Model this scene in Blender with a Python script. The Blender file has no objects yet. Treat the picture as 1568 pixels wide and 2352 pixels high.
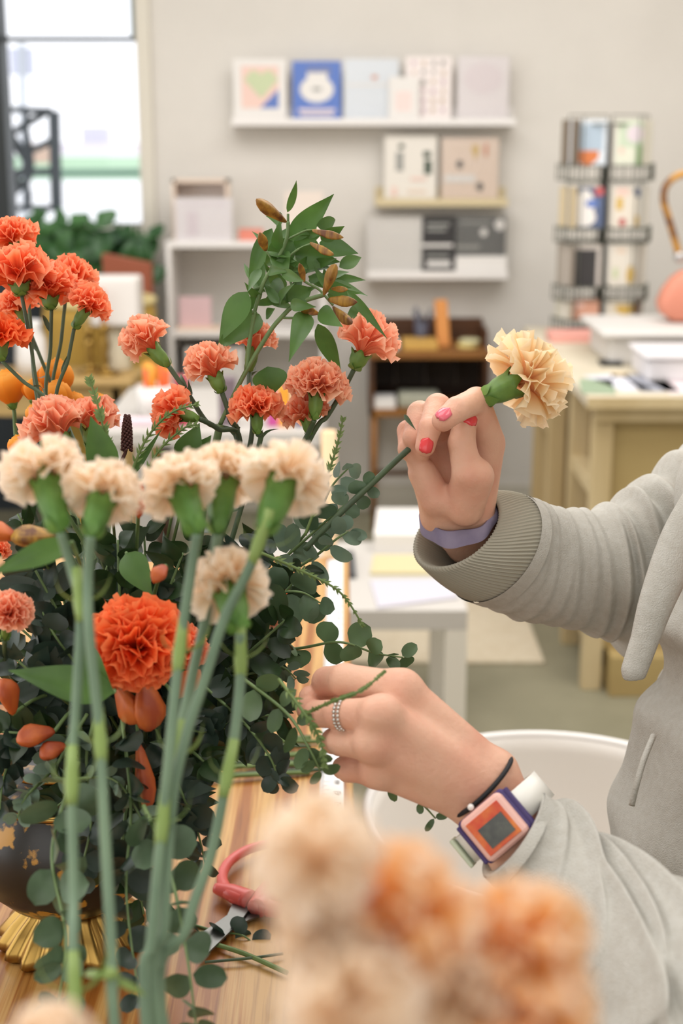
import bpy, math, random
import numpy as np
from mathutils import Vector, Matrix

random.seed(7)
SC = bpy.context.scene
COL = SC.collection

# ------------------------------------------------------------------ camera
PITCH = math.radians(15.1)
CAM = Vector((0.0, 0.0, 1.55))
FPX = 3266.7
FW = Vector((0, math.cos(PITCH), -math.sin(PITCH)))
UP = Vector((0, math.sin(PITCH), math.cos(PITCH)))
RT = Vector((1, 0, 0))
cd = bpy.data.cameras.new('camera')
cam = bpy.data.objects.new('camera', cd)
COL.objects.link(cam)
cam.location = CAM
cam.rotation_euler = (math.radians(90) - PITCH, 0, 0)
cd.sensor_fit = 'VERTICAL'
cd.sensor_height = 36
cd.sensor_width = 24
cd.lens = 50
cd.clip_start = 0.02
cd.dof.use_dof = True
cd.dof.focus_distance = 1.07
cd.dof.aperture_fstop = 5.8
SC.camera = cam

# ------------------------------------------------------------------ world, lamps, exposure
SC.view_settings.view_transform = 'Standard'
SC.view_settings.look = 'None'
SC.view_settings.gamma = 1
SC.view_settings.exposure = 0.12
w = bpy.data.worlds.new('world')
SC.world = w
w.use_nodes = True
bg = w.node_tree.nodes['Background']
bg.inputs[0].default_value = (0.93, 0.95, 1.0, 1)
bg.inputs[1].default_value = 1.55


def area(name, loc, rot, sx, sy, power, col=(1, 0.985, 0.975)):
    l = bpy.data.lights.new(name, 'AREA')
    l.shape = 'RECTANGLE'
    l.size, l.size_y = sx, sy
    l.energy = power
    l.color = col
    o = bpy.data.objects.new(name, l)
    COL.objects.link(o)
    o.location = loc
    o.rotation_euler = rot
    return o


area('ceiling_lamp_light', (-0.5, 0.9, 3.05), (0, 0, 0), 1.8, 1.2, 22)
area('ceiling_lamp_light', (0.3, 3.3, 3.05), (0, 0, 0), 3.6, 2.4, 104)
area('ceiling_lamp_light', (1.7, 0.9, 3.05), (0, 0, 0), 1.0, 1.6, 18)
area('left_fill_light', (-3.1, 1.6, 1.7), (0, math.radians(-90), 0), 2.2, 4.5, 62, (0.95, 0.97, 1.0))  # added cool fill from the left; the wall there is solid, without a shopfront
area('rear_fill_light', (-0.6, -1.5, 2.0), (math.radians(90), 0, 0), 3.0, 1.6, 20, (0.97, 0.98, 1.0))  # added frontal fill for the walls; no window exists behind the camera


# ------------------------------------------------------------------ pixel -> world
def ray(px, py):
    return FW + RT * ((px - 784) / FPX) + UP * ((1176 - py) / FPX)


def P(px, py, z=1.08):
    return CAM + ray(px, py) * z


def PY(px, py, Y):
    d = ray(px, py)
    return CAM + d * (Y / d.y)


def PZ(px, py, Z):
    d = ray(px, py)
    return CAM + d * ((Z - CAM.z) / d.z)


def m(px, z=1.08):
    return px * z / FPX


# ------------------------------------------------------------------ materials
def lin(c):
    out = []
    for v in c[:3]:
        v = v / 255.0
        out.append(v / 12.92 if v <= 0.04045 else ((v + 0.055) / 1.055) ** 2.4)
    return (out[0], out[1], out[2], 1)


MATS = {}


def mat(name, col, rough=0.6, col2=None, scale=8.0, metal=0.0, bump=0.0, bscale=60.0, stretch=(1, 1, 1),
        trans=0.0, sss=0.0, detail=3.0, lo=0.35, hi=0.65, alpha=None, spec=None):
    if name in MATS:
        return MATS[name]
    M = bpy.data.materials.new(name)
    M.use_nodes = True
    nt = M.node_tree
    b = nt.nodes['Principled BSDF']
    b.inputs['Base Color'].default_value = lin(col)
    b.inputs['Roughness'].default_value = rough
    b.inputs['Metallic'].default_value = metal
    if spec is not None:
        b.inputs['Specular IOR Level'].default_value = spec
    tc = mp = None
    if col2 is not None or bump:
        tc = nt.nodes.new('ShaderNodeTexCoord')
        mp = nt.nodes.new('ShaderNodeMapping')
        mp.inputs['Scale'].default_value = stretch
        nt.links.new(tc.outputs['Object'], mp.inputs[0])
    csock = None
    if col2 is not None:
        n = nt.nodes.new('ShaderNodeTexNoise')
        n.inputs['Scale'].default_value = scale
        n.inputs['Detail'].default_value = detail
        r = nt.nodes.new('ShaderNodeValToRGB')
        r.color_ramp.elements[0].position = lo
        r.color_ramp.elements[1].position = hi
        r.color_ramp.elements[0].color = lin(col)
        r.color_ramp.elements[1].color = lin(col2)
        nt.links.new(mp.outputs[0], n.inputs['Vector'])
        nt.links.new(n.outputs['Fac'], r.inputs[0])
        nt.links.new(r.outputs[0], b.inputs['Base Color'])
        csock = r.outputs[0]
    if bump:
        n2 = nt.nodes.new('ShaderNodeTexNoise')
        n2.inputs['Scale'].default_value = bscale
        n2.inputs['Detail'].default_value = 3
        bp = nt.nodes.new('ShaderNodeBump')
        bp.inputs['Strength'].default_value = bump
        bp.inputs['Distance'].default_value = 0.002
        nt.links.new(mp.outputs[0], n2.inputs['Vector'])
        nt.links.new(n2.outputs['Fac'], bp.inputs['Height'])
        nt.links.new(bp.outputs[0], b.inputs['Normal'])
    if sss:
        b.inputs['Subsurface Weight'].default_value = sss
        b.inputs['Subsurface Radius'].default_value = (0.010, 0.004, 0.002)
        b.inputs['Subsurface Scale'].default_value = 0.6
    if alpha is not None:
        b.inputs['Alpha'].default_value = alpha
    if trans:
        tr = nt.nodes.new('ShaderNodeBsdfTranslucent')
        tr.inputs[0].default_value = lin(col)
        if csock:
            nt.links.new(csock, tr.inputs[0])
        mx = nt.nodes.new('ShaderNodeMixShader')
        mx.inputs[0].default_value = trans
        out = nt.nodes['Material Output']
        nt.links.new(b.outputs[0], mx.inputs[1])
        nt.links.new(tr.outputs[0], mx.inputs[2])
        nt.links.new(mx.outputs[0], out.inputs[0])
    MATS[name] = M
    return M


def petal_mat(name, inner, mid, edge, trans=0.45, p1=0.45, p2=0.8):
    """petal pigment running from the claw to the frilled margin"""
    if name in MATS:
        return MATS[name]
    M = bpy.data.materials.new(name)
    M.use_nodes = True
    nt = M.node_tree
    b = nt.nodes['Principled BSDF']
    b.inputs['Roughness'].default_value = 0.65
    b.inputs['Specular IOR Level'].default_value = 0.25
    at = nt.nodes.new('ShaderNodeAttribute')
    at.attribute_name = 't'
    r = nt.nodes.new('ShaderNodeValToRGB')
    e = r.color_ramp.elements
    e[0].position = p1 - 0.3
    e[0].color = lin(inner)
    e[1].position = 1.0
    e[1].color = lin(edge)
    x = e.new(p2 - 0.05)
    x.color = lin(mid)
    nt.links.new(at.outputs['Fac'], r.inputs[0])
    nt.links.new(r.outputs[0], b.inputs['Base Color'])
    tr = nt.nodes.new('ShaderNodeBsdfTranslucent')
    nt.links.new(r.outputs[0], tr.inputs[0])
    mx = nt.nodes.new('ShaderNodeMixShader')
    mx.inputs[0].default_value = trans
    nt.links.new(b.outputs[0], mx.inputs[1])
    nt.links.new(tr.outputs[0], mx.inputs[2])
    nt.links.new(mx.outputs[0], nt.nodes['Material Output'].inputs[0])
    MATS[name] = M
    return M


def clear_mat(name, tint=(235, 238, 240), gloss=0.12, rough=0.1):
    if name in MATS:
        return MATS[name]
    M = bpy.data.materials.new(name)
    M.use_nodes = True
    nt = M.node_tree
    nt.nodes.remove(nt.nodes['Principled BSDF'])
    t = nt.nodes.new('ShaderNodeBsdfTransparent')
    t.inputs[0].default_value = lin(tint)
    g = nt.nodes.new('ShaderNodeBsdfGlossy')
    g.inputs['Roughness'].default_value = rough
    mx = nt.nodes.new('ShaderNodeMixShader')
    mx.inputs[0].default_value = gloss
    nt.links.new(t.outputs[0], mx.inputs[1])
    nt.links.new(g.outputs[0], mx.inputs[2])
    nt.links.new(mx.outputs[0], nt.nodes['Material Output'].inputs[0])
    MATS[name] = M
    return M


WALL = mat('wall_paint', (216, 211, 203), 0.9, (211, 206, 198), 3)
WHITE = mat('white_paint', (212, 208, 203), 0.5)
WHITEG = mat('white_gloss', (232, 228, 224), 0.25)
PAPER = mat('paper_white', (228, 224, 219), 0.7)
BLACK = mat('black_metal', (28, 30, 30), 0.45)
FLOOR = mat('concrete', (124, 120, 98), 0.55, (142, 137, 114), 3.0, detail=6)
PALEWOOD = mat('pale_wood', (205, 186, 146), 0.6, (190, 168, 124), 6, stretch=(1, 1, 0.2))
PLY = mat('plywood', (178, 156, 104), 0.6, (166, 142, 92), 5, stretch=(0.4, 1, 1))
COUNTERTOP = mat('counter_top', (212, 202, 180), 0.5, (204, 193, 170), 5)
DARKWOOD = mat('dark_wood', (92, 56, 26), 0.5, (58, 34, 16), 9, stretch=(0.3, 1, 1))
AMBERWOOD = mat('amber_wood', (150, 100, 44), 0.5, (120, 76, 30), 9, stretch=(0.3, 1, 1))
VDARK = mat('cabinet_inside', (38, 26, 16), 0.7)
BRASS = mat('brass', (160, 128, 68), 0.3, metal=1.0)
OCHRE = mat('ochre_fabric', (176, 142, 62), 0.8)
TERRA = mat('terracotta_leather', (146, 78, 52), 0.6)
STEMDK = mat('stem_dark', (58, 74, 52), 0.55, (72, 92, 60), 40)
STEMGN = mat('stem_green', (88, 112, 64), 0.55, (104, 128, 78), 40)
STEMBLUE = mat('stem_bluegreen', (100, 124, 100), 0.6, (114, 138, 110), 30)
NODE = mat('stem_node', (132, 156, 84), 0.5)
CALYX = mat('calyx_green', (84, 120, 50), 0.5, (112, 148, 66), 60, trans=0.1)
CALYXN = mat('calyx_pale', (112, 156, 74), 0.5, (88, 132, 56), 60, trans=0.15)
LEAF = mat('leaf_green', (66, 100, 44), 0.45, (84, 122, 56), 30, trans=0.3)
LEAFDK = mat('leaf_dark', (32, 50, 26), 0.38, (46, 70, 36), 30, trans=0.2)
EUCA = mat('eucalyptus_leaf', (64, 86, 60), 0.45, (88, 112, 84), 30, trans=0.2)
EUCB = mat('eucalyptus_blue', (98, 122, 104), 0.5, (120, 142, 120), 30, trans=0.2)
EUCC = mat('eucalyptus_dark', (36, 50, 42), 0.4, (52, 70, 58), 30, trans=0.15)
EUCG = mat('eucalyptus_green', (72, 96, 60), 0.45, (92, 118, 78), 30, trans=0.2)
SPRIG = mat('sprig_green', (98, 122, 62), 0.55, (118, 140, 80), 40, trans=0.2)
BUDY = mat('bud_yellow_brown', (190, 146, 60), 0.5, (110, 66, 34), 160, stretch=(1, 1, 0.3), trans=0.2)
BUDO = mat('bud_orange', (212, 112, 50), 0.5, (168, 72, 34), 60, stretch=(1, 1, .4), trans=0.2)
SEED = mat('seed_spike', (70, 34, 28), 0.7)
C_ORANGE = petal_mat('petal_orange', (248, 108, 52), (254, 140, 88), (255, 184, 146))
C_CORAL = petal_mat('petal_coral', (254, 136, 88), (255, 176, 134), (255, 212, 184))
C_PEACH = petal_mat('petal_peach', (250, 144, 100), (255, 176, 138), (255, 206, 178))
C_DEEP = petal_mat('petal_deep_orange', (238, 84, 26), (252, 114, 52), (255, 152, 98))
C_CREAM = petal_mat('petal_cream', (248, 214, 170), (253, 234, 208), (255, 244, 230))
C_HELD = petal_mat('petal_buff', (248, 190, 136), (253, 230, 186), (255, 242, 214))
C_FORE = petal_mat('petal_peach_cream', (240, 158, 74), (250, 200, 136), (255, 242, 224), p1=.5, p2=.8)
C_YEL = petal_mat('petal_amber', (234, 128, 26), (248, 160, 48), (252, 188, 84), trans=.3)
SKIN = mat('skin', (224, 178, 152), 0.5, (216, 156, 132), 26, sss=0.12, bump=0.25, bscale=260, lo=.4, hi=.75, spec=.35)
NAIL = mat('nail_polish_coral', (226, 72, 76), 0.2)
NAILP = mat('nail_polish_pink', (232, 110, 126), 0.15)
HOOD = mat('hoodie_fabric', (191, 189, 181), 0.9, (184, 181, 172), 160, bump=0.5, bscale=900, spec=.1)
RIB = mat('rib_knit', (166, 162, 147), 0.95, spec=.1)
SHIRT = mat('lilac_shirt', (146, 138, 160), 0.9, (134, 126, 150), 80, spec=.1)
JEANS = mat('jeans', (60, 70, 92), 0.9)
HAIRM = mat('hair_brown', (84, 54, 36), 0.6)

# ------------------------------------------------------------------ object helpers
OFF = {}


def setp(o, label=None, cat=None, group=None, kind=None):
    if label:
        o['label'] = label
    if cat:
        o['category'] = cat
    if group:
        o['group'] = group
    if kind:
        o['kind'] = kind
    return o


def thing(name, loc, label, cat, group=None, kind=None):
    o = bpy.data.objects.new(name, None)
    o.empty_display_size = 0.05
    COL.objects.link(o)
    o.location = loc
    OFF[o] = Vector(loc)
    return setp(o, label, cat, group, kind)


class MB:
    def __init__(s):
        s.v = []
        s.f = []
        s.a = []
        s.mi = []

    def add(s, V, F, t=None, mi=0):
        k = len(s.v)
        s.v.extend([tuple(v) for v in V])
        s.f.extend([tuple(i + k for i in f) for f in F])
        s.a.extend(list(t) if t is not None else [0.5] * len(V))
        s.mi.extend([mi] * len(F))
        return s

    def box(s, lo, hi, mi=0, M=None):
        x0, y0, z0 = lo
        x1, y1, z1 = hi
        V = [Vector(c) for c in ((x0, y0, z0), (x1, y0, z0), (x1, y1, z0), (x0, y1, z0),
                                 (x0, y0, z1), (x1, y0, z1), (x1, y1, z1), (x0, y1, z1))]
        if M is not None:
            V = [M @ v for v in V]
        F = [(3, 2, 1, 0), (4, 5, 6, 7), (0, 1, 5, 4), (1, 2, 6, 5), (2, 3, 7, 6), (3, 0, 4, 7)]
        return s.add(V, F, mi=mi)

    def tube(s, pts, rad, seg=8, cap=True, smoothn=0, mi=0, flat=None):
        pts = [Vector(p) for p in pts]
        if not isinstance(rad, (list, tuple)):
            rad = [rad] * len(pts)
        if smoothn:
            pts, rad = crom(pts, rad, smoothn)
        V = []
        F = []
        n = len(pts)
        nrm = None
        for i, p in enumerate(pts):
            t = (pts[min(i + 1, n - 1)] - pts[max(i - 1, 0)])
            if t.length < 1e-9:
                t = Vector((0, 0, 1))
            t.normalize()
            if nrm is None:
                a = Vector((0, 0, 1)) if abs(t.z) < .9 else Vector((1, 0, 0))
                if flat is not None:
                    a = Vector(flat)
                nrm = (a - t * a.dot(t)).normalized()
            else:
                nrm = (nrm - t * nrm.dot(t)).normalized()
            b = t.cross(nrm)
            for k in range(seg):
                an = 2 * math.pi * k / seg
                V.append(p + (nrm * math.cos(an) * (1 if flat is None else 0.55) + b * math.sin(an)) * rad[i])
        for i in range(n - 1):
            for k in range(seg):
                F.append((i * seg + k, i * seg + (k + 1) % seg, (i + 1) * seg + (k + 1) % seg, (i + 1) * seg + k))
        if cap:
            F.append(tuple(range(seg - 1, -1, -1)))
            F.append(tuple((n - 1) * seg + k for k in range(seg)))
        return s.add(V, F, mi=mi)

    def lathe(s, prof, loc, seg=24, M=None, mod=None, mi=0):
        V = []
        F = []
        n = len(prof)
        for i, (r, z) in enumerate(prof):
            for k in range(seg):
                an = 2 * math.pi * k / seg
                rr, zz = r, z
                if mod:
                    rr, zz = mod(r, z, an, i)
                v = Vector((rr * math.cos(an), rr * math.sin(an), zz))
                if M is not None:
                    v = M @ v
                V.append(v + Vector(loc))
        for i in range(n - 1):
            for k in range(seg):
                F.append((i * seg + k, i * seg + (k + 1) % seg, (i + 1) * seg + (k + 1) % seg, (i + 1) * seg + k))
        F.append(tuple(range(seg - 1, -1, -1)))
        F.append(tuple((n - 1) * seg + k for k in range(seg)))
        return s.add(V, F, mi=mi)

    def ball(s, c, r, seg=10, mi=0, sc=(1, 1, 1)):
        prof = []
        h = seg // 2
        V = []
        F = []
        for i in range(h + 1):
            th = math.pi * i / h
            for k in range(seg):
                an = 2 * math.pi * k / seg
                V.append(Vector(c) + Vector((math.sin(th) * math.cos(an) * r * sc[0],
                                             math.sin(th) * math.sin(an) * r * sc[1], math.cos(th) * r * sc[2])))
        for i in range(h):
            for k in range(seg):
                F.append((i * seg + k, (i + 1) * seg + k, (i + 1) * seg + (k + 1) % seg, i * seg + (k + 1) % seg))
        return s.add(V, F, mi=mi)

    def mesh(s, name, mats, off=Vector((0, 0, 0)), smooth=True, attr=False):
        me = bpy.data.meshes.new(name)
        me.from_pydata([tuple(Vector(v) - off) for v in s.v], [], s.f)
        if not isinstance(mats, (list, tuple)):
            mats = [mats]
        for q in mats:
            me.materials.append(q)
        if len(mats) > 1:
            me.polygons.foreach_set('material_index', s.mi)
        if smooth:
            me.polygons.foreach_set('use_smooth', [True] * len(me.polygons))
        if attr:
            a = me.attributes.new('t', 'FLOAT', 'POINT')
            a.data.foreach_set('value', s.a)
        me.update()
        return me

    def build(s, name, mats, parent=None, label=None, cat=None, group=None, kind=None, smooth=True, attr=False,
              bevel=0):
        if parent is None:
            A = np.array([tuple(v) for v in s.v])
            c = (A.min(0) + A.max(0)) / 2
            off = Vector((c[0], c[1], A[:, 2].min()))
        else:
            off = OFF[parent]
        o = bpy.data.objects.new(name, s.mesh(name, mats, off, smooth, attr))
        COL.objects.link(o)
        if parent is None:
            o.location = off
        else:
            o.parent = parent
        OFF[o] = off.copy()
        if bevel:
            bv = o.modifiers.new('bevel', 'BEVEL')
            bv.width = bevel
            bv.segments = 3
            bv.limit_method = 'ANGLE'
        return setp(o, label, cat, group, kind)


def crom(pts, rad, n):
    P_ = []
    R_ = []
    N = len(pts)
    for i in range(N - 1):
        p0 = pts[max(i - 1, 0)]
        p1 = pts[i]
        p2 = pts[i + 1]
        p3 = pts[min(i + 2, N - 1)]
        for k in range(n):
            t = k / n
            t2 = t * t
            t3 = t2 * t
            P_.append(0.5 * ((2 * p1) + (p2 - p0) * t + (2 * p0 - 5 * p1 + 4 * p2 - p3) * t2 + (3 * p1 - p0 - 3 * p2 + p3) * t3))
            R_.append(rad[i] * (1 - t) + rad[i + 1] * t)
    P_.append(pts[-1])
    R_.append(rad[-1])
    return P_, R_


def bx(name, lo, hi, mt, parent=None, bevel=0.0, **k):
    lo2 = tuple(min(a, b) for a, b in zip(lo, hi))
    hi2 = tuple(max(a, b) for a, b in zip(lo, hi))
    return MB().box(lo2, hi2).build(name, mt, parent, smooth=False, bevel=bevel, **k)


# ------------------------------------------------------------------ room shell
YW = 5.78
ZS = PY(200, 519, YW).z           # window sill
XW = PY(318, 300, YW).x           # right jamb
XL, XR, ZC, YB = -3.2, 2.9, 3.15, -1.6
bx('floor', (XL, YB, -0.05), (XR, YW + .2, 0), FLOOR, kind='structure')
bx('ceiling', (XL, YB, ZC), (XR, YW + .2, ZC + .1), WALL, kind='structure')
w_ = MB()
w_.box((XW, YW, 0), (XR, YW + .2, ZC))
w_.box((XL, YW, 0), (XW, YW + .2, ZS))
w_.box((XL, YW, 2.75), (XW, YW + .2, ZC))
w_.build('wall_back', WALL, kind='structure', smooth=False)
bx('wall_right', (XR, YB, 0), (XR + .1, YW + .2, ZC), WALL, kind='structure')
bx('wall_front', (XL, YB - .1, 0), (XR, YB, ZC), WALL, kind='structure')
bx('wall_left', (XL - .1, YB, 0), (XL, YW + .2, ZC), WALL, kind='structure')
zb = PY(900, 1113, YW).z
bx('baseboard_back', (XW, YW - .015, 0), (XR, YW - .001, zb), mat('baseboard', (196, 190, 176), .6), kind='structure')
bx('trim_1', (PY(322, 300, YW).x, YW - .02, 0), (PY(352, 300, YW).x, YW - .001, ZC), mat('trim_cream', (214, 208, 194), .7), kind='structure')
bx('trim_2', (XL, YW - .012, 0), (XW, YW - .001, ZS - .05), mat('dado_dark', (38, 46, 52), .6), kind='structure')

# window: black frame, glass
wn = MB()
xl = PY(14, 300, YW).x
wn.box((XL, YW + .02, ZS - .05), (XW, YW + .12, ZS))
zm0, zm1 = PY(150, 93, YW).z, PY(150, 83, YW).z
wn.box((XL, YW + .03, zm0), (XW, YW + .09, zm1))
wn.box((xl - .10, YW - .01, ZS), (xl, YW + .12, 2.75))
wn.box((XL, YW + .02, 2.70), (XW, YW + .12, 2.75))
win = wn.build('window_1', mat('window_frame', (34, 40, 42), .5), kind='structure', smooth=False)
bx('window_frame', (PY(298, 50, YW).x, YW + .02, zm1), (XW, YW + .1, 2.75), mat('window_sash', (108, 124, 122), .5), win)
bx('pane', (XL, YW + .055, ZS), (XW, YW + .06, 2.7), clear_mat('window_glass', (255, 255, 255), .02, .02), win)

# outside
bx('ground_outside', (-60, YW + .3, -0.35), (30, 160, -0.30), mat('pavement', (238, 238, 238), .9), kind='structure')
bx('lawn', (-60, 54, -.299), (30, 100, -.28), mat('lawn_green', (168, 200, 166), .95), kind='structure')
bl = thing('distant_building', (PY(150, 345, 110).x, 110, -.3), 'long pale low building far beyond the window', 'building')
bb = MB()
bb.box((PY(-200, 350, 110).x, 110, -.3), (PY(360, 350, 110).x, 120, PY(0, 330, 110).z))
bb.build('wall', mat('far_wall', (226, 220, 226), .9), bl, smooth=False)
for q in range(3):
    a = PY(192 + q * 22, 290, 112)
    bx('tower', (a.x - .35, 112.5, -.3), (a.x + .35, 114, a.z), mat('far_tower', (214, 212, 226), .9), bl)
bk = MB()
bk.box((PY(56, 372, 80).x, 80, -.28), (PY(112, 372, 80).x, 82, PY(60, 330, 80).z))
bk.build('brick_shed', mat('brick', (226, 188, 176), .9), label='pale brick shed far outside beyond the dark metal lattice', cat='shed', smooth=False)
fr = thing('railing', PZ(250, 395, -.3), 'green horizontal guard rail outside beyond the window', 'railing')
rl = MB()
rl.tube([PY(20, 398, 14), PY(360, 396, 14)], .035)
rl.build('rail', mat('rail_green', (96, 130, 110), .6), fr)
for xx in (130, 420):
    rp = MB()
    a = PY(xx, 396, 14)
    rp.tube([a, (a.x, a.y, -.3)], .03)
    rp.build('post', MATS['rail_green'], fr)
# dark metal lattice outside (folded chairs / trellis)
tl = thing('metal_trellis', PY(75, 480, 7.4), 'dark metal lattice frame standing outside at the left of the window', 'trellis')
MET = mat('trellis_metal', (62, 70, 76), .6)
for seg_ in ([(28, 252), (120, 255)], [(124, 255), (130, 478)], [(60, 255), (62, 480)], [(22, 300), (22, 480)], [(20, 396), (128, 392)], [(20, 478), (130, 478)]):
    MB().tube([PY(a, b, 7.4) for a, b in seg_], .016 if seg_[0][0] != 124 else .030).build('bar', MET, tl)
for seg_ in ([(20, 310), (60, 285), (110, 256)], [(20, 300), (60, 345), (125, 320)], [(20, 420), (60, 380), (30, 330)], [(20, 450), (70, 400), (60, 300)],
             [(20, 470), (45, 420), (64, 440), (64, 478)]):
    MB().tube([PY(a, b, 7.42) for a, b in seg_], .018, smoothn=4).build('scroll', MET, tl)
sgn = MB()
sgn.box((PY(22, 172, 20).x, 20.06, PY(22, 172, 20).z), (PY(68, 108, 20).x, 20.3, PY(68, 108, 20).z))
sgn.build('wall_box', mat('grey_blue', (205, 207, 222), .8), label='pale grey box mounted outside at the upper left of the window', cat='box', smooth=False)
MB().tube([PY(50, 100, 20), (PY(50, 420, 20).x, 20, -.3)], .05).build('lamp_post', mat('pole_grey', (190, 195, 200), .7), label='thin pale grey post standing outside the window', cat='post')


# ------------------------------------------------------------------ picture ledges with cards
def flat_thing(name, x0, y0, x1, y1, Y, mt, label, cat, group=None, art=None, th=.006, lean=0.0, wrap=False):
    """a card / print with its own thickness; art = list of (x0,y0,x1,y1 fractions, material, shape)"""
    a, b = PY(x0, y1, Y), PY(x1, y0, Y)
    W, H = b.x - a.x, b.z - a.z
    root = thing(name, ((a.x + b.x) / 2, Y, a.z), label, cat, group)
    bx('board', (a.x, Y, a.z), (b.x, Y + th, b.z), mt, root, bevel=.001)
    if art:
        for n_, (fx0, fy0, fx1, fy1, am, shp) in enumerate(art):
            q = MB()
            ax0, ax1 = a.x + W * fx0, a.x + W * fx1
            az0, az1 = b.z - H * fy1, b.z - H * fy0
            yy = Y - .0012 - .0004 * n_
            if shp == 'r':
                V = [(ax0, yy, az0), (ax1, yy, az0), (ax1, yy, az1), (ax0, yy, az1)]
            elif shp == 't':
                V = [(ax0, yy, az0), (ax1, yy, az0), (ax1, yy, az1)]
            elif shp == 'd':
                V = [((ax0 + ax1) / 2, yy, az0), (ax1, yy, (az0 + az1 * 2) / 3), ((ax0 + 3 * ax1) / 4, yy, az1), ((ax0 + ax1) / 2, yy, az1 - (az1 - az0) * .15), ((3 * ax0 + ax1) / 4, yy, az1), (ax0, yy, (az0 + az1 * 2) / 3)]
            else:
                V = [((ax0 + ax1) / 2 + (ax1 - ax0) / 2 * math.cos(k * math.pi / 8), yy,
                      (az0 + az1) / 2 + (az1 - az0) / 2 * math.sin(k * math.pi / 8)) for k in range(16)]
            q.add(V, [tuple(range(len(V)))])
            V2 = [(x, y + .0011 + .0003 * n_, z) for x, y, z in V]
            q.build('print', am, root, smooth=False)
    if wrap:
        bx('sleeve', (a.x - .004, Y - .004, a.z), (b.x + .004, Y - .0035, b.z + .006), clear_mat('cellophane', (254, 254, 254), .10, .22), root)
    return root


def ledge(x0, x1, ylip0, ylip1, mt, label, depth=.11, back=None):
    a = PY(x0, ylip1, YW - depth)
    b = PY(x1, ylip0, YW - depth)
    root = thing('picture_ledge', ((a.x + b.x) / 2, YW, a.z), label, 'shelf')
    bx('base', (a.x, YW - depth, a.z), (b.x, YW - .002, a.z + .014), mt, root, bevel=.002)
    bx('lip', (a.x, YW - depth - .012, a.z), (b.x, YW - depth, b.z), mt, root, bevel=.002)
    bx('backboard', (a.x, YW - .015, a.z + .012), (b.x, YW - .001, a.z + (back or .07)), mt, root, bevel=.002)
    return a.z + .015


def pm(name, c, r=.7):
    return mat('ink_' + name, c, r)


pk, bl_, gn_, pb = pm('pink', (232, 200, 188)), pm('blue', (98, 124, 188)), pm('sage', (196, 206, 168)), pm('paleblue', (206, 216, 228))
navy, redp, org, gry, ch = pm('navy', (70, 84, 120)), pm('red', (190, 90, 90)), pm('orange', (206, 120, 70)), pm('grey', (150, 150, 145)), pm('charcoal', (52, 50, 50))
lil, peach, mus, dkg = pm('lilac', (220, 208, 214)), pm('peach', (228, 206, 186)), pm('mustard', (210, 176, 96)), pm('darkgreen', (60, 76, 62))

ledge(532, 1184, 272, 289, WHITEG, 'long white picture ledge, highest on the back wall')
Y1 = YW - .075
flat_thing('art_print', 537, 135, 657, 273, Y1, PAPER, 'white framed abstract print with green, pink and blue shapes on the top ledge', 'print',
           art=[(.15, .12, .85, .82, pk, 'r'), (.5, .5, .85, .82, bl_, 't'), (.2, .18, .85, .66, gn_, 'd')])
flat_thing('blue_book', 672, 140, 783, 273, Y1, mat('blue_cover', (92, 122, 192), .5), 'blue book with a white drawing and pale lettering on the top ledge', 'book',
           art=[(.3, .1, .78, .26, pm('greyblue', (120, 130, 170)), 'r'), (.15, .26, .85, .72, PAPER, 'c'), (.3, .2, .72, .5, PAPER, 'r'), (.4, .45, .6, .52, gry, 'c'),
                (.12, .82, .88, .88, lil, 'r'), (.16, .9, .84, .95, lil, 'r')])
flat_thing('pale_blue_calendar', 790, 136, 915, 273, Y1, mat('paleblue_card', (218, 224, 230), .5), 'pale blue cellophane-wrapped print with a tiny orange dot on the top ledge', 'print',
           art=[(.5, .26, .62, .34, org, 'c'), (.05, .4, .9, .45, PAPER, 'r')], wrap=True)
flat_thing('greeting_card', 892, 176, 962, 274, Y1 - .015, PAPER, 'small white card with a faint pink square, leaning in front of the patterned print', 'card',
           art=[(.25, .35, .75, .8, pm('blush', (236, 214, 208)), 'r')])
dots = []
random.seed(3)
for i in range(4):
    for j in range(6):
        dots.append((.12 + i * .21 + random.uniform(0, .04), .06 + j * .15, .22 + i * .21, .12 + j * .15 + random.uniform(0, .04), random.choice([gry, pm('mauve', (196, 170, 180)), pm('tan', (200, 180, 160))]), 'c'))
flat_thing('patterned_print', 930, 130, 1038, 273, Y1 + .01, mat('dotcard', (236, 226, 222), .6), 'white print covered with rows of small grey and mauve motifs on the top ledge', 'print', art=dots)
flat_thing('blush_print', 1049, 130, 1170, 273, Y1, mat('blushcard', (232, 224, 224), .5), 'plain blush-white wrapped print at the right end of the top ledge', 'print',
           art=[(.12, .1, .88, .6, pm('blush2', (228, 216, 218)), 'c')], wrap=True)

LW = mat('ledge_wood', (206, 190, 152), .6)
ledge(862, 1166, 456, 474, LW, 'short pale wooden picture ledge, second down on the back wall')
flat_thing('white_print', 882, 312, 1004, 458, Y1, mat('pc1', (226, 220, 210), .6), 'off-white print with two dark green bottles on the wooden ledge', 'print',
           art=[(.26, .12, .38, .2, dkg, 'c'), (.22, .25, .36, .55, gry, 'r'), (.74, .24, .88, .34, dkg, 'r'), (.76, .38, .9, .6, dkg, 'r'), (.5, .65, .8, .7, pk, 'r'), (.45, .85, .8, .89, peach, 'r'), (.14, .8, .24, .95, pk, 'r')])
flat_thing('peach_print', 1012, 316, 1146, 458, Y1, mat('pc2', (228, 206, 188), .6), 'peach print with small scattered dark motifs on the wooden ledge', 'print',
           art=[(.2, .14, .44, .2, peach, 'r'), (.26, .36, .38, .5, ch, 'c'), (.52, .1, .66, .36, mus, 'd'), (.62, .72, .74, .86, ch, 'c'), (.05, .6, .6, .72, PAPER, 'r'), (.75, .1, .8, .3, org, 'r')], wrap=True)

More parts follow.
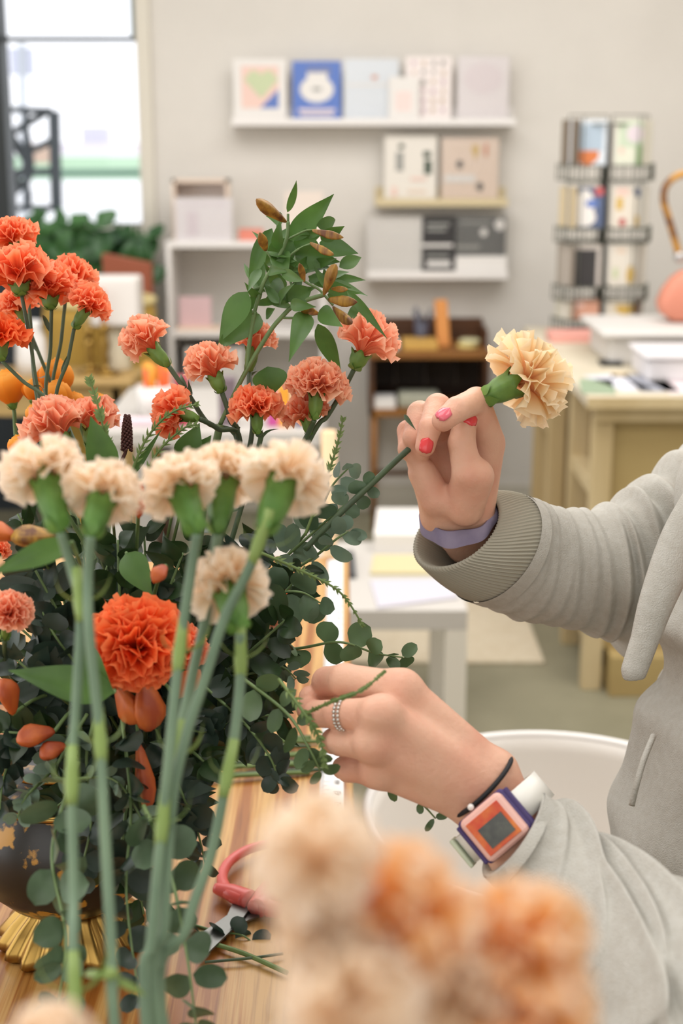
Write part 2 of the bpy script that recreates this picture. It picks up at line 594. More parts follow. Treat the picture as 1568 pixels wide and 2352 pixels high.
ledge(842, 1166, 622, 641, WHITEG, 'short white picture ledge, lowest on the back wall', back=.06)
flat_thing('wrapped_stationery', 842, 498, 978, 624, Y1, mat('pc3', (226, 222, 216), .35), 'white stationery pack in shiny cellophane at the left of the lowest ledge', 'stationery',
           art=[(.3, .3, .8, .36, PAPER, 'r'), (.4, .5, .9, .56, PAPER, 'r'), (.05, .1, .12, .9, PAPER, 'r')], wrap=True)
flat_thing('black_lettered_print', 968, 497, 1048, 622, Y1 - .01, ch, 'black print with rows of faint lettering on the lowest ledge', 'print',
           art=[(.12, .12, .8, .17, gry, 'r'), (.12, .22, .7, .27, gry, 'r'), (.12, .7, .8, .75, gry, 'r'), (.15, .82, .85, .92, PAPER, 'r'), (.0, .5, .9, .56, PAPER, 'r')])
flat_thing('night_sky_print', 1042, 497, 1162, 606, Y1, mat('pc4', (82, 84, 84), .4), 'dark grey print with pale moon circles on the lowest ledge', 'print',
           art=[(.78, .04, .98, .3, PAPER, 'c'), (.5, .25, .64, .42, PAPER, 'c'), (.1, .1, .7, .15, gry, 'r'), (0, .6, .5, .68, gry, 'r')], wrap=True)
flat_thing('white_envelope_pack', 1046, 588, 1164, 626, Y1 - .02, PAPER, 'low white envelope pack in front of the dark moon print', 'envelope')

# white shelving unit behind bouquet, left
YS = YW - .30
root = thing('shelving_unit', (PY(560, 900, YS).x, YS + .15, 0), 'white open shelving unit against the wall behind the green buds', 'shelf')
xa, xb = PY(393, 600, YS).x, PY(735, 600, YS).x
for nm, yy in (('shelf', 562), ('shelf', 768), ('shelf', 975)):
    zz = PY(500, yy, YS).z
    bx(nm, (xa, YS, zz - .012), (xb, YW - .003, zz + .012), WHITEG, root, bevel=.002)
ztop = PY(500, 562, YS).z
bx('side_panel', (xa - .02, YS, 0.0), (xa, YW - .003, ztop + .012), WHITEG, root, bevel=.002)
bx('side_panel', (xb, YS, 0.0), (xb + .02, YW - .003, ztop + .012), WHITEG, root, bevel=.002)
zs1, zs2 = PY(500, 555, YS).z, PY(500, 760, YS).z
# frames on the unit
r1 = thing('display_case', (PY(463, 555, YS + .05).x, YS + .05, zs1), 'clear white display case on top of the white shelving unit', 'case')
a, b = PY(398, 553, YS + .06), PY(524, 412, YS + .06)
for lo, hi in (((a.x, a.y, zs1), (a.x + .012, a.y + .1, b.z)), ((b.x - .012, a.y, zs1), (b.x, a.y + .1, b.z)), ((a.x, a.y, b.z - .012), (b.x, a.y + .1, b.z))):
    bx('frame', lo, hi, mat('blush_wood', (226, 206, 188), .6), r1)
bx('back', (a.x, a.y + .1, zs1), (b.x, a.y + .105, b.z), mat('case_back', (228, 216, 208), .7), r1)
r2 = flat_thing('wrapped_card_set', 404, 455, 532, 556, YS + .02, mat('pc5', (230, 224, 226), .3), 'white cellophane-wrapped card set leaning on the white shelving unit', 'card',
                art=[(.1, .12, .9, .16, lil, 'r'), (.2, .3, .4, .85, lil, 'r')], wrap=True)
bx('pink_box', PY(548, 556, YS + .05), PY(602, 527, YS + .05) + Vector((0, .06, 0)), mat('redstripe', (216, 130, 110), .6), label='small red and white box on top of the white shelving unit', cat='box')
bx('pink_notecard', PY(413, 762, YS + .08), PY(484, 682, YS + .08) + Vector((0, .02, 0)), mat('pinkcard', (214, 182, 184), .6), label='pale pink card standing on the middle shelf of the white unit', cat='card', bevel=.002)
bx('peach_tray', PY(405, 768, YS + .02), PY(505, 754, YS + .02) + Vector((0, .1, 0)), mat('peachtray', (226, 200, 176), .6), label='peach tray lying on the middle shelf of the white unit', cat='tray', bevel=.002)
bx('white_storage_box', PY(428, 960, YS + .03), PY(560, 800, YS + .03) + Vector((0, .2, 0)), WHITE, label='white storage box on the lower shelf of the white unit', cat='box', bevel=.006)
bx('blush_print', PY(655, 556, YS + .06), PY(742, 440, YS + .06) + Vector((0, .01, 0)), mat('pc6', (226, 212, 200), .6), label='pale blush print on the white unit half hidden by green leaves', cat='print', bevel=.002)

# ------------------------------------------------------------------ dark writing cabinet
YD = YW - .34
root = thing('writing_cabinet', (PY(985, 1200, YD).x, YD + .16, 0), 'small dark brown wooden writing cabinet on legs against the back wall', 'cabinet')
xa, xb = PY(848, 900, YD).x, PY(1122, 900, YD).x
zt, zs_, zb_ = PY(980, 808, YD).z, PY(980, 940, YD).z, PY(980, 955, YD).z
bx('top', (xa - .005, YD - .01, zt - .028), (xb + .005, YW - .01, zt), AMBERWOOD, root, bevel=.004)
bx('side_panel', (xa, YD, zb_), (xa + .018, YW - .01, zt - .02), DARKWOOD, root)
bx('side_panel', (xb - .018, YD, zb_), (xb, YW - .01, zt - .02), DARKWOOD, root)
bx('back_panel', (xa, YW - .03, zb_), (xb, YW - .012, zt + .09), DARKWOOD, root)
bx('gallery', (xa, YD + .1, zt), (xa + .012, YW - .01, zt + .07), DARKWOOD, root)
bx('gallery', (xb - .012, YD + .1, zt), (xb, YW - .01, zt + .07), DARKWOOD, root)
bx('shelf', (xa, YD, zb_ - .005), (xb, YW - .01, zs_), AMBERWOOD, root, bevel=.002)
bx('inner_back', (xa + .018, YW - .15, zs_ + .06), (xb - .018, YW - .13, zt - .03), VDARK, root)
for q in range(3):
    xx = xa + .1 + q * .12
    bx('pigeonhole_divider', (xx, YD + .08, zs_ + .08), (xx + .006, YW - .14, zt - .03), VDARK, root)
for xx, yy in ((xa + .01, YD + .02), (xb - .03, YD + .02), (xa + .01, YW - .05), (xb - .03, YW - .05)):
    MB().tube([(xx + .01, yy, zb_), (xx + .01, yy, 0.0)], [.013, .009], 8).build('leg', AMBERWOOD, root)
zz = PY(900, 1112, YD).z
bx('stretcher', (xa + .02, YD + .14, zz), (xb - .02, YD + .16, zz + .02), DARKWOOD, root)
zt += .0005
# things on/in cabinet
pc = thing('pencil_pot', PY(966, 770, YD + .2) * 1, 'dark pot full of pencils on top of the brown cabinet', 'pencil pot')
pc.location.z = zt
OFF[pc].z = zt
c0 = Vector((PY(968, 770, YD + .2).x, YD + .2, zt))
MB().lathe([(.02, 0), (.026, .002), (.03, .085), (.027, .085), (.024, .01), (.001, .008)], c0, 18).build('pot', mat('pot_slate', (78, 80, 96), .5), pc)
random.seed(5)
for q in range(12):
    an = random.uniform(0, 6.28)
    MB().tube([c0 + Vector((math.cos(an) * .01, math.sin(an) * .01, .01)), c0 + Vector((math.cos(an) * .036, math.sin(an) * .03, random.uniform(.12, .15)))], .0035, 6).build(
        'pencil', random.choice([pm('slate', (96, 98, 112)), navy, ch]), pc)
a = PY(1000, 790, YD + .12)
b = PY(1030, 693, YD + .12)
MB().box((0, 0, 0), (b.x - a.x, .07, b.z - zt), M=Matrix.Translation((a.x + .01, a.y, zt)) @ Matrix.Rotation(math.radians(-5), 4, 'Y')).build(
    'orange_notebook', mat('orangecard', (224, 152, 84), .6), label='tall orange notebook standing on the brown cabinet', cat='notebook', smooth=False, bevel=.002)
a, b = PY(925, 800, YD + .05), PY(1005, 772, YD + .05)
bx('mustard_tray', (a.x, YD + .03, zt), (b.x, YD + .2, zt + .03), mat('mustard_box', (206, 164, 84), .6), label='low mustard box lying in front of the pencil pot', cat='box', bevel=.003)
a = PY(1075, 790, YD + .06)
for q, (hh, cc, lb) in enumerate(((0.0, (222, 202, 128), 'pale yellow soap disc at the bottom of the small pile on the cabinet'), (.018, (206, 202, 160), 'pale green soap disc on top of the yellow one on the cabinet'))):
    MB().lathe([(.001, 0), (.036, 0), (.04, .004), (.04, .013), (.036, .017), (.001, .017)], (a.x + q * .008, YD + .1, zt + hh), 24).build('soap_dish', mat('soap%d' % q, cc, .5), label=lb, cat='soap')
a = PY(898, 795, YD + .05)
bx('white_card_stack', (a.x - .03, YD + .05, zt), (a.x + .03, YD + .2, zt + .03), PAPER, label='small white card stack at the left end of the cabinet top', cat='card', bevel=.001)
a, b = PY(850, 938, YD + .02), PY(908, 915, YD + .02)
bx('paper_stack', (max(a.x, xa + .02), YD + .01, zs_), (b.x, YD + .12, zs_ + .04), PAPER, label='white paper stack on the cabinet shelf, at the left', cat='paper', bevel=.001)
a, b = PY(915, 938, YD + .02), PY(1010, 905, YD + .02)
bx('tin_box', (a.x, YD + .02, zs_), (b.x, YD + .14, zs_ + .055), mat('tin_grey', (168, 168, 150), .5), label='grey rounded tin on the cabinet shelf behind the raised hand', cat='tin', bevel=.012)

# ------------------------------------------------------------------ counter on the right
ZK = .86
YK0, YK1 = 3.74, 5.12
XK = PZ(1335, 912, ZK).x
XK = .655
root = thing('shop_counter', (1.3, 4.4, 0), 'pale wooden shop counter with open ladder-like side at the right', 'counter')
bx('worktop', (XK, YK0, ZK - .03), (2.6, YK1, ZK), COUNTERTOP, root, bevel=.003)
bx('edge_strip', (XK, YK0 - .006, ZK - .032), (2.6, YK0, ZK - .002), PALEWOOD, root)
for yy in (YK0 + .05, YK0 + .42, YK0 + .86, YK0 + 1.2):
    bx('post', (XK + .03, yy, 0), (XK + .085, yy + .05, ZK - .03), PALEWOOD, root, bevel=.003)
for yy in (YK0 + .05, YK0 + .86):
    for zz in (.56, .14):
        bx('rung', (XK + .035, yy + .05, zz), (XK + .08, yy + .37, zz + .045), PALEWOOD, root, bevel=.003)
bx('side_panel', (XK + .10, YK0 + .08, .05), (XK + .115, YK1 - .05, ZK - .03), mat('ply_side', (150, 122, 76), .7), root)
bx('front_panel', (XK + .085, YK0 + .07, .12), (2.58, YK0 + .085, ZK - .03), PLY, root)
bx('plinth', (XK + .10, YK0 - .0, .0), (2.58, YK0 + .3, .12), PLY, root, bevel=.003)
bx('top_rail', (XK + .03, YK0 + .03, ZK - .075), (2.55, YK0 + .06, ZK - .03), PALEWOOD, root)
xk2 = PY(1262, 950, 5.3).x
bx('hanging_tag', PY(1257, 998, YW - .03), PY(1275, 930, YW - .03) + Vector((0, .02, 0)), mat('slate', (120, 124, 124), .6), label='narrow grey card hanging on the wall beside the counter', cat='card')

ZT = ZK + .0005


def on_counter(px, py):
    return PZ(px, py, ZT)


# wire spinner rack
YR = 4.97
rc = Vector((PY(1372, 755, YR).x, YR, ZT))
rack = thing('card_spinner', rc, 'black wire spinner rack full of greeting cards on the counter', 'card rack')
WIRE = mat('wire', (82, 84, 72), .5)
ztop = PY(1390, 285, YR).z
MB().tube([rc, (rc.x, rc.y, ztop)], .015, 12).build('pole', BLACK, rack)
MB().lathe([(.001, 0), (.12, 0), (.12, .01), (.02, .016), (.001, .016)], rc, 28).build('base', BLACK, rack)
tiers = [(378, 272), (520, 425), (652, 555), (770, 680)]
cols_ = [
    [('pale blue card with an orange bowl shape', (214, 220, 226), [(.15, .1, .9, .7, pm('sky', (168, 184, 198)), 'r'), (.15, .68, .8, 1, org, 'd')]),
     ('white card with green sprigs', (222, 224, 206), [(.1, .05, .9, .6, pm('mint', (196, 210, 186)), 'r'), (.3, .12, .8, .5, lil, 'c'), (.6, .55, .8, 1, pm('gr', (140, 170, 120)), 'r'), (.1, .6, .25, .75, pk, 'c')]),
     ('narrow brown card seen edge-on', (126, 112, 96), None), ('plain cream card', (214, 206, 190), None)],
    [('navy card with a white dog shape', (86, 98, 128), [(.2, .05, .75, .95, PAPER, 'c'), (.5, .3, .85, .5, bl_, 'c'), (.75, .0, .98, .2, redp, 'r'), (.1, .5, .8, .98, PAPER, 'c')]),
     ('cream card with pink, mustard and blue motifs', (226, 218, 204), [(.1, .02, .45, .2, pk, 'r'), (.1, .25, .3, .55, mus, 'r'), (.6, .02, .85, .25, navy, 'd'), (.2, .75, .4, .95, redp, 'c'), (.65, .7, .8, .95, mus, 'r')]),
     ('pale tan card', (214, 196, 160), None), ('pale grey card', (200, 196, 186), None)],
    [('black card with a pale border', (196, 188, 180), [(.12, .12, .88, 1, ch, 'r')]),
     ('white card with faint yellow and green prints', (224, 218, 206), [(.2, .1, .45, .2, peach, 'r'), (.5, .5, .75, .95, mus, 'c'), (.1, .55, .25, .8, gn_, 'r')]),
     ('grey striped card', (168, 158, 146), None), ('warm grey card', (186, 178, 166), None)],
    [('salmon card with a white band', (206, 156, 132), [(0, 0, .25, 1, PAPER, 'r'), (.3, .15, .6, .4, pk, 'c')]),
     ('white card with a mustard shape', (222, 214, 198), [(.25, .25, .85, .8, mus, 'd')]),
     ('pale card', (204, 200, 184), None), ('dark brown card', (86, 56, 44), None)]]
rot0 = math.radians(14)
for ti, ((yb_, yt_), cl) in enumerate(zip(tiers, cols_)):
    z0 = PY(1380, yb_, YR).z
    z1 = PY(1380, yt_, YR).z
    z0 = max(z0, ZT + .055)
    for k in range(4):
        an = rot0 + k * math.pi / 2          # front-left, front-right ...
        # faces at angles; k=0 faces camera-left, k=1 camera-right
        az = [-112, -68, -160, -20][k]
        az = math.radians(az)
        n = Vector((math.cos(az), math.sin(az), 0))
        t = Vector((-n.y, n.x, 0))
        off = [-.074, .074, -.07, .07][k]
        dist = [.075, .08, .145, .145][k]
        c = rc + n * dist
        if k < 2:
            c = Vector((rc.x + off, rc.y - dist, 0))
            n = Vector((-.12 if k == 0 else .2, -1, 0)).normalized()
            t = Vector((-n.y, n.x, 0))
        wd = .064 if k < 2 else .05
        wire = MB()
        for s_ in (-1, -.5, 0, .5, 1):
            b0 = Vector((c.x, c.y, 0)) + t * wd * s_ + n * .012
            wire.tube([(b0.x, b0.y, z0 - .05), (b0.x, b0.y, z0 + .006)], .0024, 5)
        for zz in (z0 - .05, z0 - .004):
            e0 = Vector((c.x, c.y, zz)) - t * wd + n * .012
            e1 = Vector((c.x, c.y, zz)) + t * wd + n * .012
            wire.tube([e0, e1], .002, 5)
            wire.tube([e0, e0 - n * .04, e1 - n * .04, e1], .0024, 5)
            wire.tube([Vector((c.x, c.y, zz)) - n * .03, (rc.x, rc.y, zz)], .0022, 5)
        for s_ in (-1, 1):
            b0 = Vector((c.x, c.y, 0)) + t * wd * s_ - n * .028
            wire.tube([(b0.x, b0.y, z0 - .045), (b0.x, b0.y, z1 + .01)], .002, 5)
        e0 = Vector((c.x, c.y, z1 + .01)) - t * wd - n * .028
        wire.tube([e0, e0 + t * wd * 2], .002, 5)
        wire.build('wire_pocket', WIRE, rack)
        nm, cc, art = cl[k]
        cr = thing('greeting_card', (c.x, c.y, z0), '%s in the %s tier of the spinner rack%s' % (nm, ['top', 'second', 'third', 'bottom'][ti], ['', '', ', left side', ', right side'][k]), 'card')
        M_ = Matrix.Translation((c.x, c.y, z0)) @ Matrix(((t.x, -n.x, 0, 0), (t.y, -n.y, 0, 0), (0, 0, 1, 0), (0, 0, 0, 1)))
        hh = z1 - z0 - .004
        cw = wd * .95
        for st in range(3 if k < 2 else 5):
            MB().box((-cw + st * .002, st * .004, 0.0), (cw - st * .001, st * .004 + .002, hh), M=M_).build('card_leaf' if st else 'card_face', mat('cc_%d_%d' % (ti, k), cc, .6), cr, smooth=False)
        if art:
            for n_, (fx0, fy0, fx1, fy1, am, shp) in enumerate(art):
                ax0, ax1, az0, az1 = -cw + 2 * cw * fx0, -cw + 2 * cw * fx1, hh * (1 - fy1), hh * (1 - fy0)
                yy = -.0005 - .0004 * n_
                if shp == 'r':
                    V = [(ax0, yy, az0), (ax1, yy, az0), (ax1, yy, az1), (ax0, yy, az1)]
                elif shp == 'd':
                    V = [((ax0 * 2 + ax1) / 3, yy, az0), ((ax0 + 2 * ax1) / 3, yy, az0), (ax1, yy, (az0 + az1) / 2), (ax1, yy, az1), (ax0, yy, az1), (ax0, yy, (az0 + az1) / 2)]
                else:
                    V = [((ax0 + ax1) / 2 + (ax1 - ax0) / 2 * math.cos(q * math.pi / 8), yy, (az0 + az1) / 2 + (az1 - az0) / 2 * math.sin(q * math.pi / 8)) for q in range(16)]
                MB().add([M_ @ Vector(v) for v in V], [tuple(range(len(V)))]).build('print', am, cr, smooth=False)
MB().tube([Vector((rc.x, rc.y, ztop)) + Vector((math.cos(q * .3927) * .1, math.sin(q * .3927) * .1, 0)) for q in range(17)], .003, 6).build('crown_ring', WIRE, rack)

a = on_counter(1255, 778)
bx('pink_card_tray', (a.x, 4.72, ZT), (PY(1368, 760, 4.8).x, 4.84, ZT + .03), mat('pinktray', (226, 162, 150), .6), label='low salmon pink tray in front of the spinner rack', cat='tray', bevel=.003)
# white boxes
b1 = thing('white_storage_box', (PY(1470, 790, 4.3).x, 4.35, ZT), 'wide white plastic storage bin with lid on the counter', 'storage bin')
a, b = PY(1398, 830, 4.25), PY(1600, 745, 4.25)
bx('body', (a.x, 4.25, ZT), (b.x + .1, 4.6, ZT + .085), WHITE, b1, bevel=.012)
bx('lid', (a.x - .03, 4.22, ZT + .085), (b.x + .12, 4.63, ZT + .105), WHITE, b1, bevel=.008)
b2 = thing('white_storage_box', (PY(1560, 840, 3.95).x, 4.0, ZT), 'smaller white box nearer the front edge of the counter', 'storage bin')
a = PY(1486, 868, 3.95)
bx('body', (a.x, 3.95, ZT), (a.x + .4, 4.18, ZT + .065), mat('white_cool', (222, 218, 220), .5), b2, bevel=.012)
bx('lid', (a.x - .01, 3.94, ZT + .065), (a.x + .41, 4.19, ZT + .078), mat('white_cool', (222, 218, 220), .5), b2, bevel=.006)
a = on_counter(1380, 842)
bx('black_stapler', (a.x, a.y, ZT), (a.x + .065, a.y + .06, ZT + .014), BLACK, label='small flat black stapler on the counter beside the white bin', cat='stapler', bevel=.004)
for (x0, y0, x1, y1, c, lb) in ((1348, 905, 1392, 872, (142, 160, 132), 'small green card lying near the front corner of the counter'),
                               (1400, 898, 1440, 862, (214, 214, 222), 'pale lilac card lying beside the green card on the counter'),
                               (1470, 900, 1512, 862, (158, 160, 170), 'slate blue card lying on the counter front'),
                               (1530, 905, 1575, 875, (226, 212, 214), 'pink-white card at the right end of the counter front'),
                               (1410, 868, 1436, 856, (206, 186, 150), 'tiny tan card lying behind the lilac card')):
    a, b = on_counter(x0, y0), on_counter(x1, y1)
    M_ = Matrix.Translation(((a.x + b.x) / 2, (a.y + b.y) / 2, ZT)) @ Matrix.Rotation(random.uniform(-.3, .3), 4, 'Z')
    MB().box((-(b.x - a.x) / 2, -(b.y - a.y) / 2, 0), ((b.x - a.x) / 2, (b.y - a.y) / 2, .002), M=M_).build('loose_card', mat('lc%d' % x0, c, .6), label=lb, cat='card', smooth=False)
# handbag with tortoiseshell handle
YH = 4.45
ZBG = ZT + .1055
hb = thing('handbag', (PY(1590, 722, YH).x, YH, ZBG), 'salmon pink handbag with curved tortoiseshell handle standing on the white bin at the right edge', 'handbag')
prof = [(1512, 700), (1508, 680), (1522, 648), (1545, 620), (1565, 606), (1600, 596), (1640, 606), (1668, 640), (1682, 690), (1670, 716), (1640, 724), (1540, 722)]
V = []
F = []
n = len(prof)
for j, (dy, sc_) in enumerate(((-.05, .82), (-.04, .95), (0, 1), (.04, .95), (.05, .82))):
    for (x, y) in prof:
        c = PY(1595, 665, YH)
        p = PY(x, y, YH)
        V.append((c.x + (p.x - c.x) * sc_, YH + dy, c.z + (p.z - c.z) * sc_))
for j in range(4):
    for k in range(n):
        F.append((j * n + k, j * n + (k + 1) % n, (j + 1) * n + (k + 1) % n, (j + 1) * n + k))
F.append(tuple(range(n - 1, -1, -1)))
F.append(tuple(4 * n + k for k in range(n)))
mbx = MB()
mbx.add(V, F)
zsh = min(v[2] for v in mbx.v) - ZBG
mbx.v = [(v[0], v[1], v[2] - zsh) for v in mbx.v]
mbx.build('body', mat('salmon_leather', (206, 132, 108), .55), hb)
MB().tube([PY(x, y, YH) for x, y in ((1562, 600), (1552, 560), (1536, 505), (1524, 460), (1530, 425), (1560, 402), (1610, 396), (1650, 410), (1664, 460), (1650, 540), (1636, 600))],
          .011, 10, smoothn=6).build('handle', mat('tortoiseshell', (196, 140, 48), .2, (92, 46, 24), 22, lo=.42, hi=.58), hb)
for x in (1560, 1638):
    MB().ball(PY(x, 590, YH), .018).build('clasp', mat('silver', (190, 190, 190), .3, metal=1), hb)

# ------------------------------------------------------------------ rug, side table
bx('rug', (-.02, PZ(900, 1527, 0).y, .0005), (PZ(1250, 1527, 0).x + .0, 5.1, .012), mat('rug_cream', (214, 202, 178), .95, (206, 192, 166), 40), label='flat cream rug on the concrete floor behind the white side table', cat='rug', bevel=.003)
ZL = .45
a = PZ(1074, 1402, ZL)
YL0 = a.y
XL1 = a.x
XL0 = XL1 - .60
lk = thing('side_table', ((XL0 + XL1) / 2, YL0 + .3, 0), 'low square white side table covered with papers', 'table')
bx('tabletop', (XL0, YL0, ZL - .05), (XL1, YL0 + .58, ZL), mat('table_white', (194, 189, 182), .55), lk, bevel=.002)
for xx in (XL0 + .0, XL1 - .052):
    for yy in (YL0 + .0, YL0 + .53):
        bx('leg', (xx, yy, 0.013 if yy > 3.9 else .0), (xx + .052, yy + .05, ZL - .05), mat('white_matte', (222, 216, 204), .6), lk)


def on_lack(x, y):
    return PZ(x, y, ZL)


def sheet(name, pts, th, mt, label, cat, z0=ZL, curl=0):
    B = [PZ(x, y, z0) for x, y in pts]
    n = len(B)
    V = [(p.x, p.y, z0 + .0005) for p in B] + [(p.x, p.y, z0 + th + (curl if i == 0 else 0)) for i, p in enumerate(B)]
    F = [tuple(range(n - 1, -1, -1)), tuple(range(n, 2 * n))] + [(i, (i + 1) % n, n + (i + 1) % n, n + i) for i in range(n)]
    return MB().add(V, F).build(name, mt, label=label, cat=cat, smooth=False)


sheet('white_paper_pad', [(858, 1270), (1000, 1270), (990, 1205), (866, 1205)], .05, PAPER, 'thick white paper stack at the back of the low side table', 'paper')
sheet('yellow_folder', [(850, 1322), (1010, 1322), (1000, 1280), (858, 1280)], .008, mat('paleyellow', (204, 192, 150), .7), 'pale yellow folder in the middle of the low side table', 'folder')
sheet('lilac_sheet', [(868, 1400), (1052, 1376), (1020, 1335), (850, 1338)], .006, mat('lilacpaper', (198, 195, 204), .6), 'pale lilac sheets fanned at the front of the low side table', 'paper')
sheet('dark_notebook', [(786, 1330), (818, 1330), (812, 1275), (786, 1275)], .012, mat('slatebook', (70, 72, 74), .5), 'dark grey notebook on the low side table beside the worktable edge', 'notebook')

# ------------------------------------------------------------------ far left: wooden table, candles, lamp, chair, plant
ZF = .74
YF = PZ(250, 872, ZF).y
xr_ = PZ(305, 872, ZF).x
ft = thing('wooden_table', (xr_ - .4, YF + .3, 0), 'light brown wooden table at the far left with candlesticks', 'table')
OAK = mat('oak', (184, 154, 98), .6, (168, 136, 82), 6, stretch=(.3, 1, 1))
bx('tabletop', (xr_ - 1.2, YF, ZF - .03), (xr_, YF + .29, ZF), OAK, ft, bevel=.012)
bx('apron', (xr_ - 1.15, YF + .03, ZF - .13), (xr_ - .05, YF + .05, ZF - .03), OAK, ft)
for xx in (xr_ - 1.15, xr_ - .08):
    for yy in (YF + .03, YF + .21):
        bx('leg', (xx, yy, 0), (xx + .06, yy + .05, ZF - .03), OAK, ft, bevel=.004)


def candlestick(px, ytop, ycandle, Y, label, cm):
    b = Vector((PY(px, 800, Y).x, Y, ZF + .0005))
    H = PY(px, ytop, Y).z - b.z
    r = thing('candlestick', b, label, 'candlestick', 'brass candlesticks on the far table')
    MB().lathe([(.001, 0), (.045, 0), (.05, .004), (.042, .012), (.014, .02), (.008, .03), (.016, .05), (.008, .07), (.018, .1), (.007, .13), (.007, H * .8), (.016, H * .86), (.009, H * .92), (.015, H), (.001, H)], b, 20).build('stick', BRASS, r)
    c = thing('taper_candle', b + Vector((0, 0, H)), '%s taper candle in the candlestick on the far table' % cm[1], 'candle')
    MB().tube([b + Vector((0, 0, H + .0005)), (b.x, b.y, PY(px, ycandle, Y).z)], .009, 12).build('wax', mat('wax_' + cm[0], cm[2], .5), c)


candlestick(241, 745, 664, YF + .1, 'brass candlestick with a round foot holding the pink candle', ('pink', 'dusty pink', (206, 150, 128)))
candlestick(205, 752, 690, YF + .13, 'brass candlestick to the left of the pink candle', ('cream', 'cream', (214, 190, 140)))
b = PY(80, 900, YF + .1)
jr = Vector((PY(72, 860, YF + .1).x, YF + .12, ZF + .0005))
MB().lathe([(.001, 0), (.05, 0), (.055, .05), (.05, .12), (.034, .16), (.04, .18), (.036, .18), (.001, .02)], jr, 28).build('white_jug', WHITEG, label='white ceramic jug on the far table behind the orange carnation stems', cat='jug')
# lamp with square shade, on chest behind
YP = YF + .2
lp = thing('table_lamp', (PY(266, 860, YP).x, YP, ZF + .0005), 'table lamp with a boxy white shade at the far left', 'lamp')
a, b = PY(214, 745, YP), PY(321, 634, YP)
bx('lamp_shade', (a.x, YP - .07, a.z), (b.x, YP + .07, b.z), mat('shade_linen', (226, 220, 214), .9), lp, bevel=.012)
cx = (a.x + b.x) / 2
MB().lathe([(.001, 0), (.04, 0), (.045, .01), (.036, .05), (.034, a.z - ZF - .03), (.012, a.z - ZF - .0), (.001, a.z - ZF)], (cx, YP, ZF + .0005), 24).build('lamp_base', mat('lampbase', (206, 194, 168), .6), lp)
# ochre tub chair with leather cushion
YO = 5.21
oc = thing('tub_chair', (PY(230, 900, YO).x, YO, 0), 'ochre upholstered tub chair under the window', 'armchair')
x0, x1 = PY(105, 760, YO).x, PY(356, 760, YO).x
zt_ = PY(200, 700, YO - .1).z
cc = Vector(((x0 + x1) / 2, YO, 0))
V = []
F = []
NS = 40
for i, (rs, z) in enumerate(((.9, .1), (1.0, .3), (1.03, zt_ - .06), (1.0, zt_), (.86, zt_), (.82, zt_ - .08), (.8, .42), (.01, .42))):
    for k in range(NS):
        an = 2 * math.pi * k / NS
        V.append(cc + Vector((math.cos(an) * rs * (x1 - x0) / 2, math.sin(an) * rs * .19, z)))
for i in range(7):
    for k in range(NS):
        F.append((i * NS + k, i * NS + (k + 1) % NS, (i + 1) * NS + (k + 1) % NS, (i + 1) * NS + k))
MB().add(V, F).build('shell', OCHRE, oc)
V = [cc + Vector((math.cos(k * math.pi / 20) * .98 * (x1 - x0) / 2, math.sin(k * math.pi / 20) * .185, zt_ + .004)) for k in range(40)]
MB().tube(V + [V[0]], .014, 8).build('piping', mat('ochre_pale', (214, 196, 140), .8), oc)
for k in range(4):
    an = math.pi / 4 + k * math.pi / 2
    MB().tube([cc + Vector((math.cos(an) * .28, math.sin(an) * .12, .1)), cc + Vector((math.cos(an) * .3, math.sin(an) * .14, 0))], [.018, .012], 8).build('leg', DARKWOOD, oc)
a, b = PY(238, 690, 5.40), PY(346, 582, 5.40)
tb = MB()
tb.add([(a.x, 5.40, a.z), (b.x, 5.40, a.z), (b.x, 5.40, PY(346, 605, 5.40).z), (a.x, 5.40, b.z), (a.x, 5.45, a.z), (b.x, 5.45, a.z), (b.x, 5.45, PY(346, 605, 5.40).z), (a.x, 5.45, b.z)],
       [(0, 1, 2, 3), (7, 6, 5, 4), (0, 4, 5, 1), (1, 5, 6, 2), (2, 6, 7, 3), (3, 7, 4, 0)])
tbo = thing('leather_chair', ((a.x + b.x) / 2, 5.42, 0), 'terracotta leather chair back showing above the white lamp', 'chair')
tb.build('backrest', TERRA, tbo, smooth=False, bevel=.006)
for xx in (a.x + .01, b.x - .03):
    bx('leg', (xx, 5.41, 0), (xx + .02, 5.43, a.z), DARKWOOD, tbo)


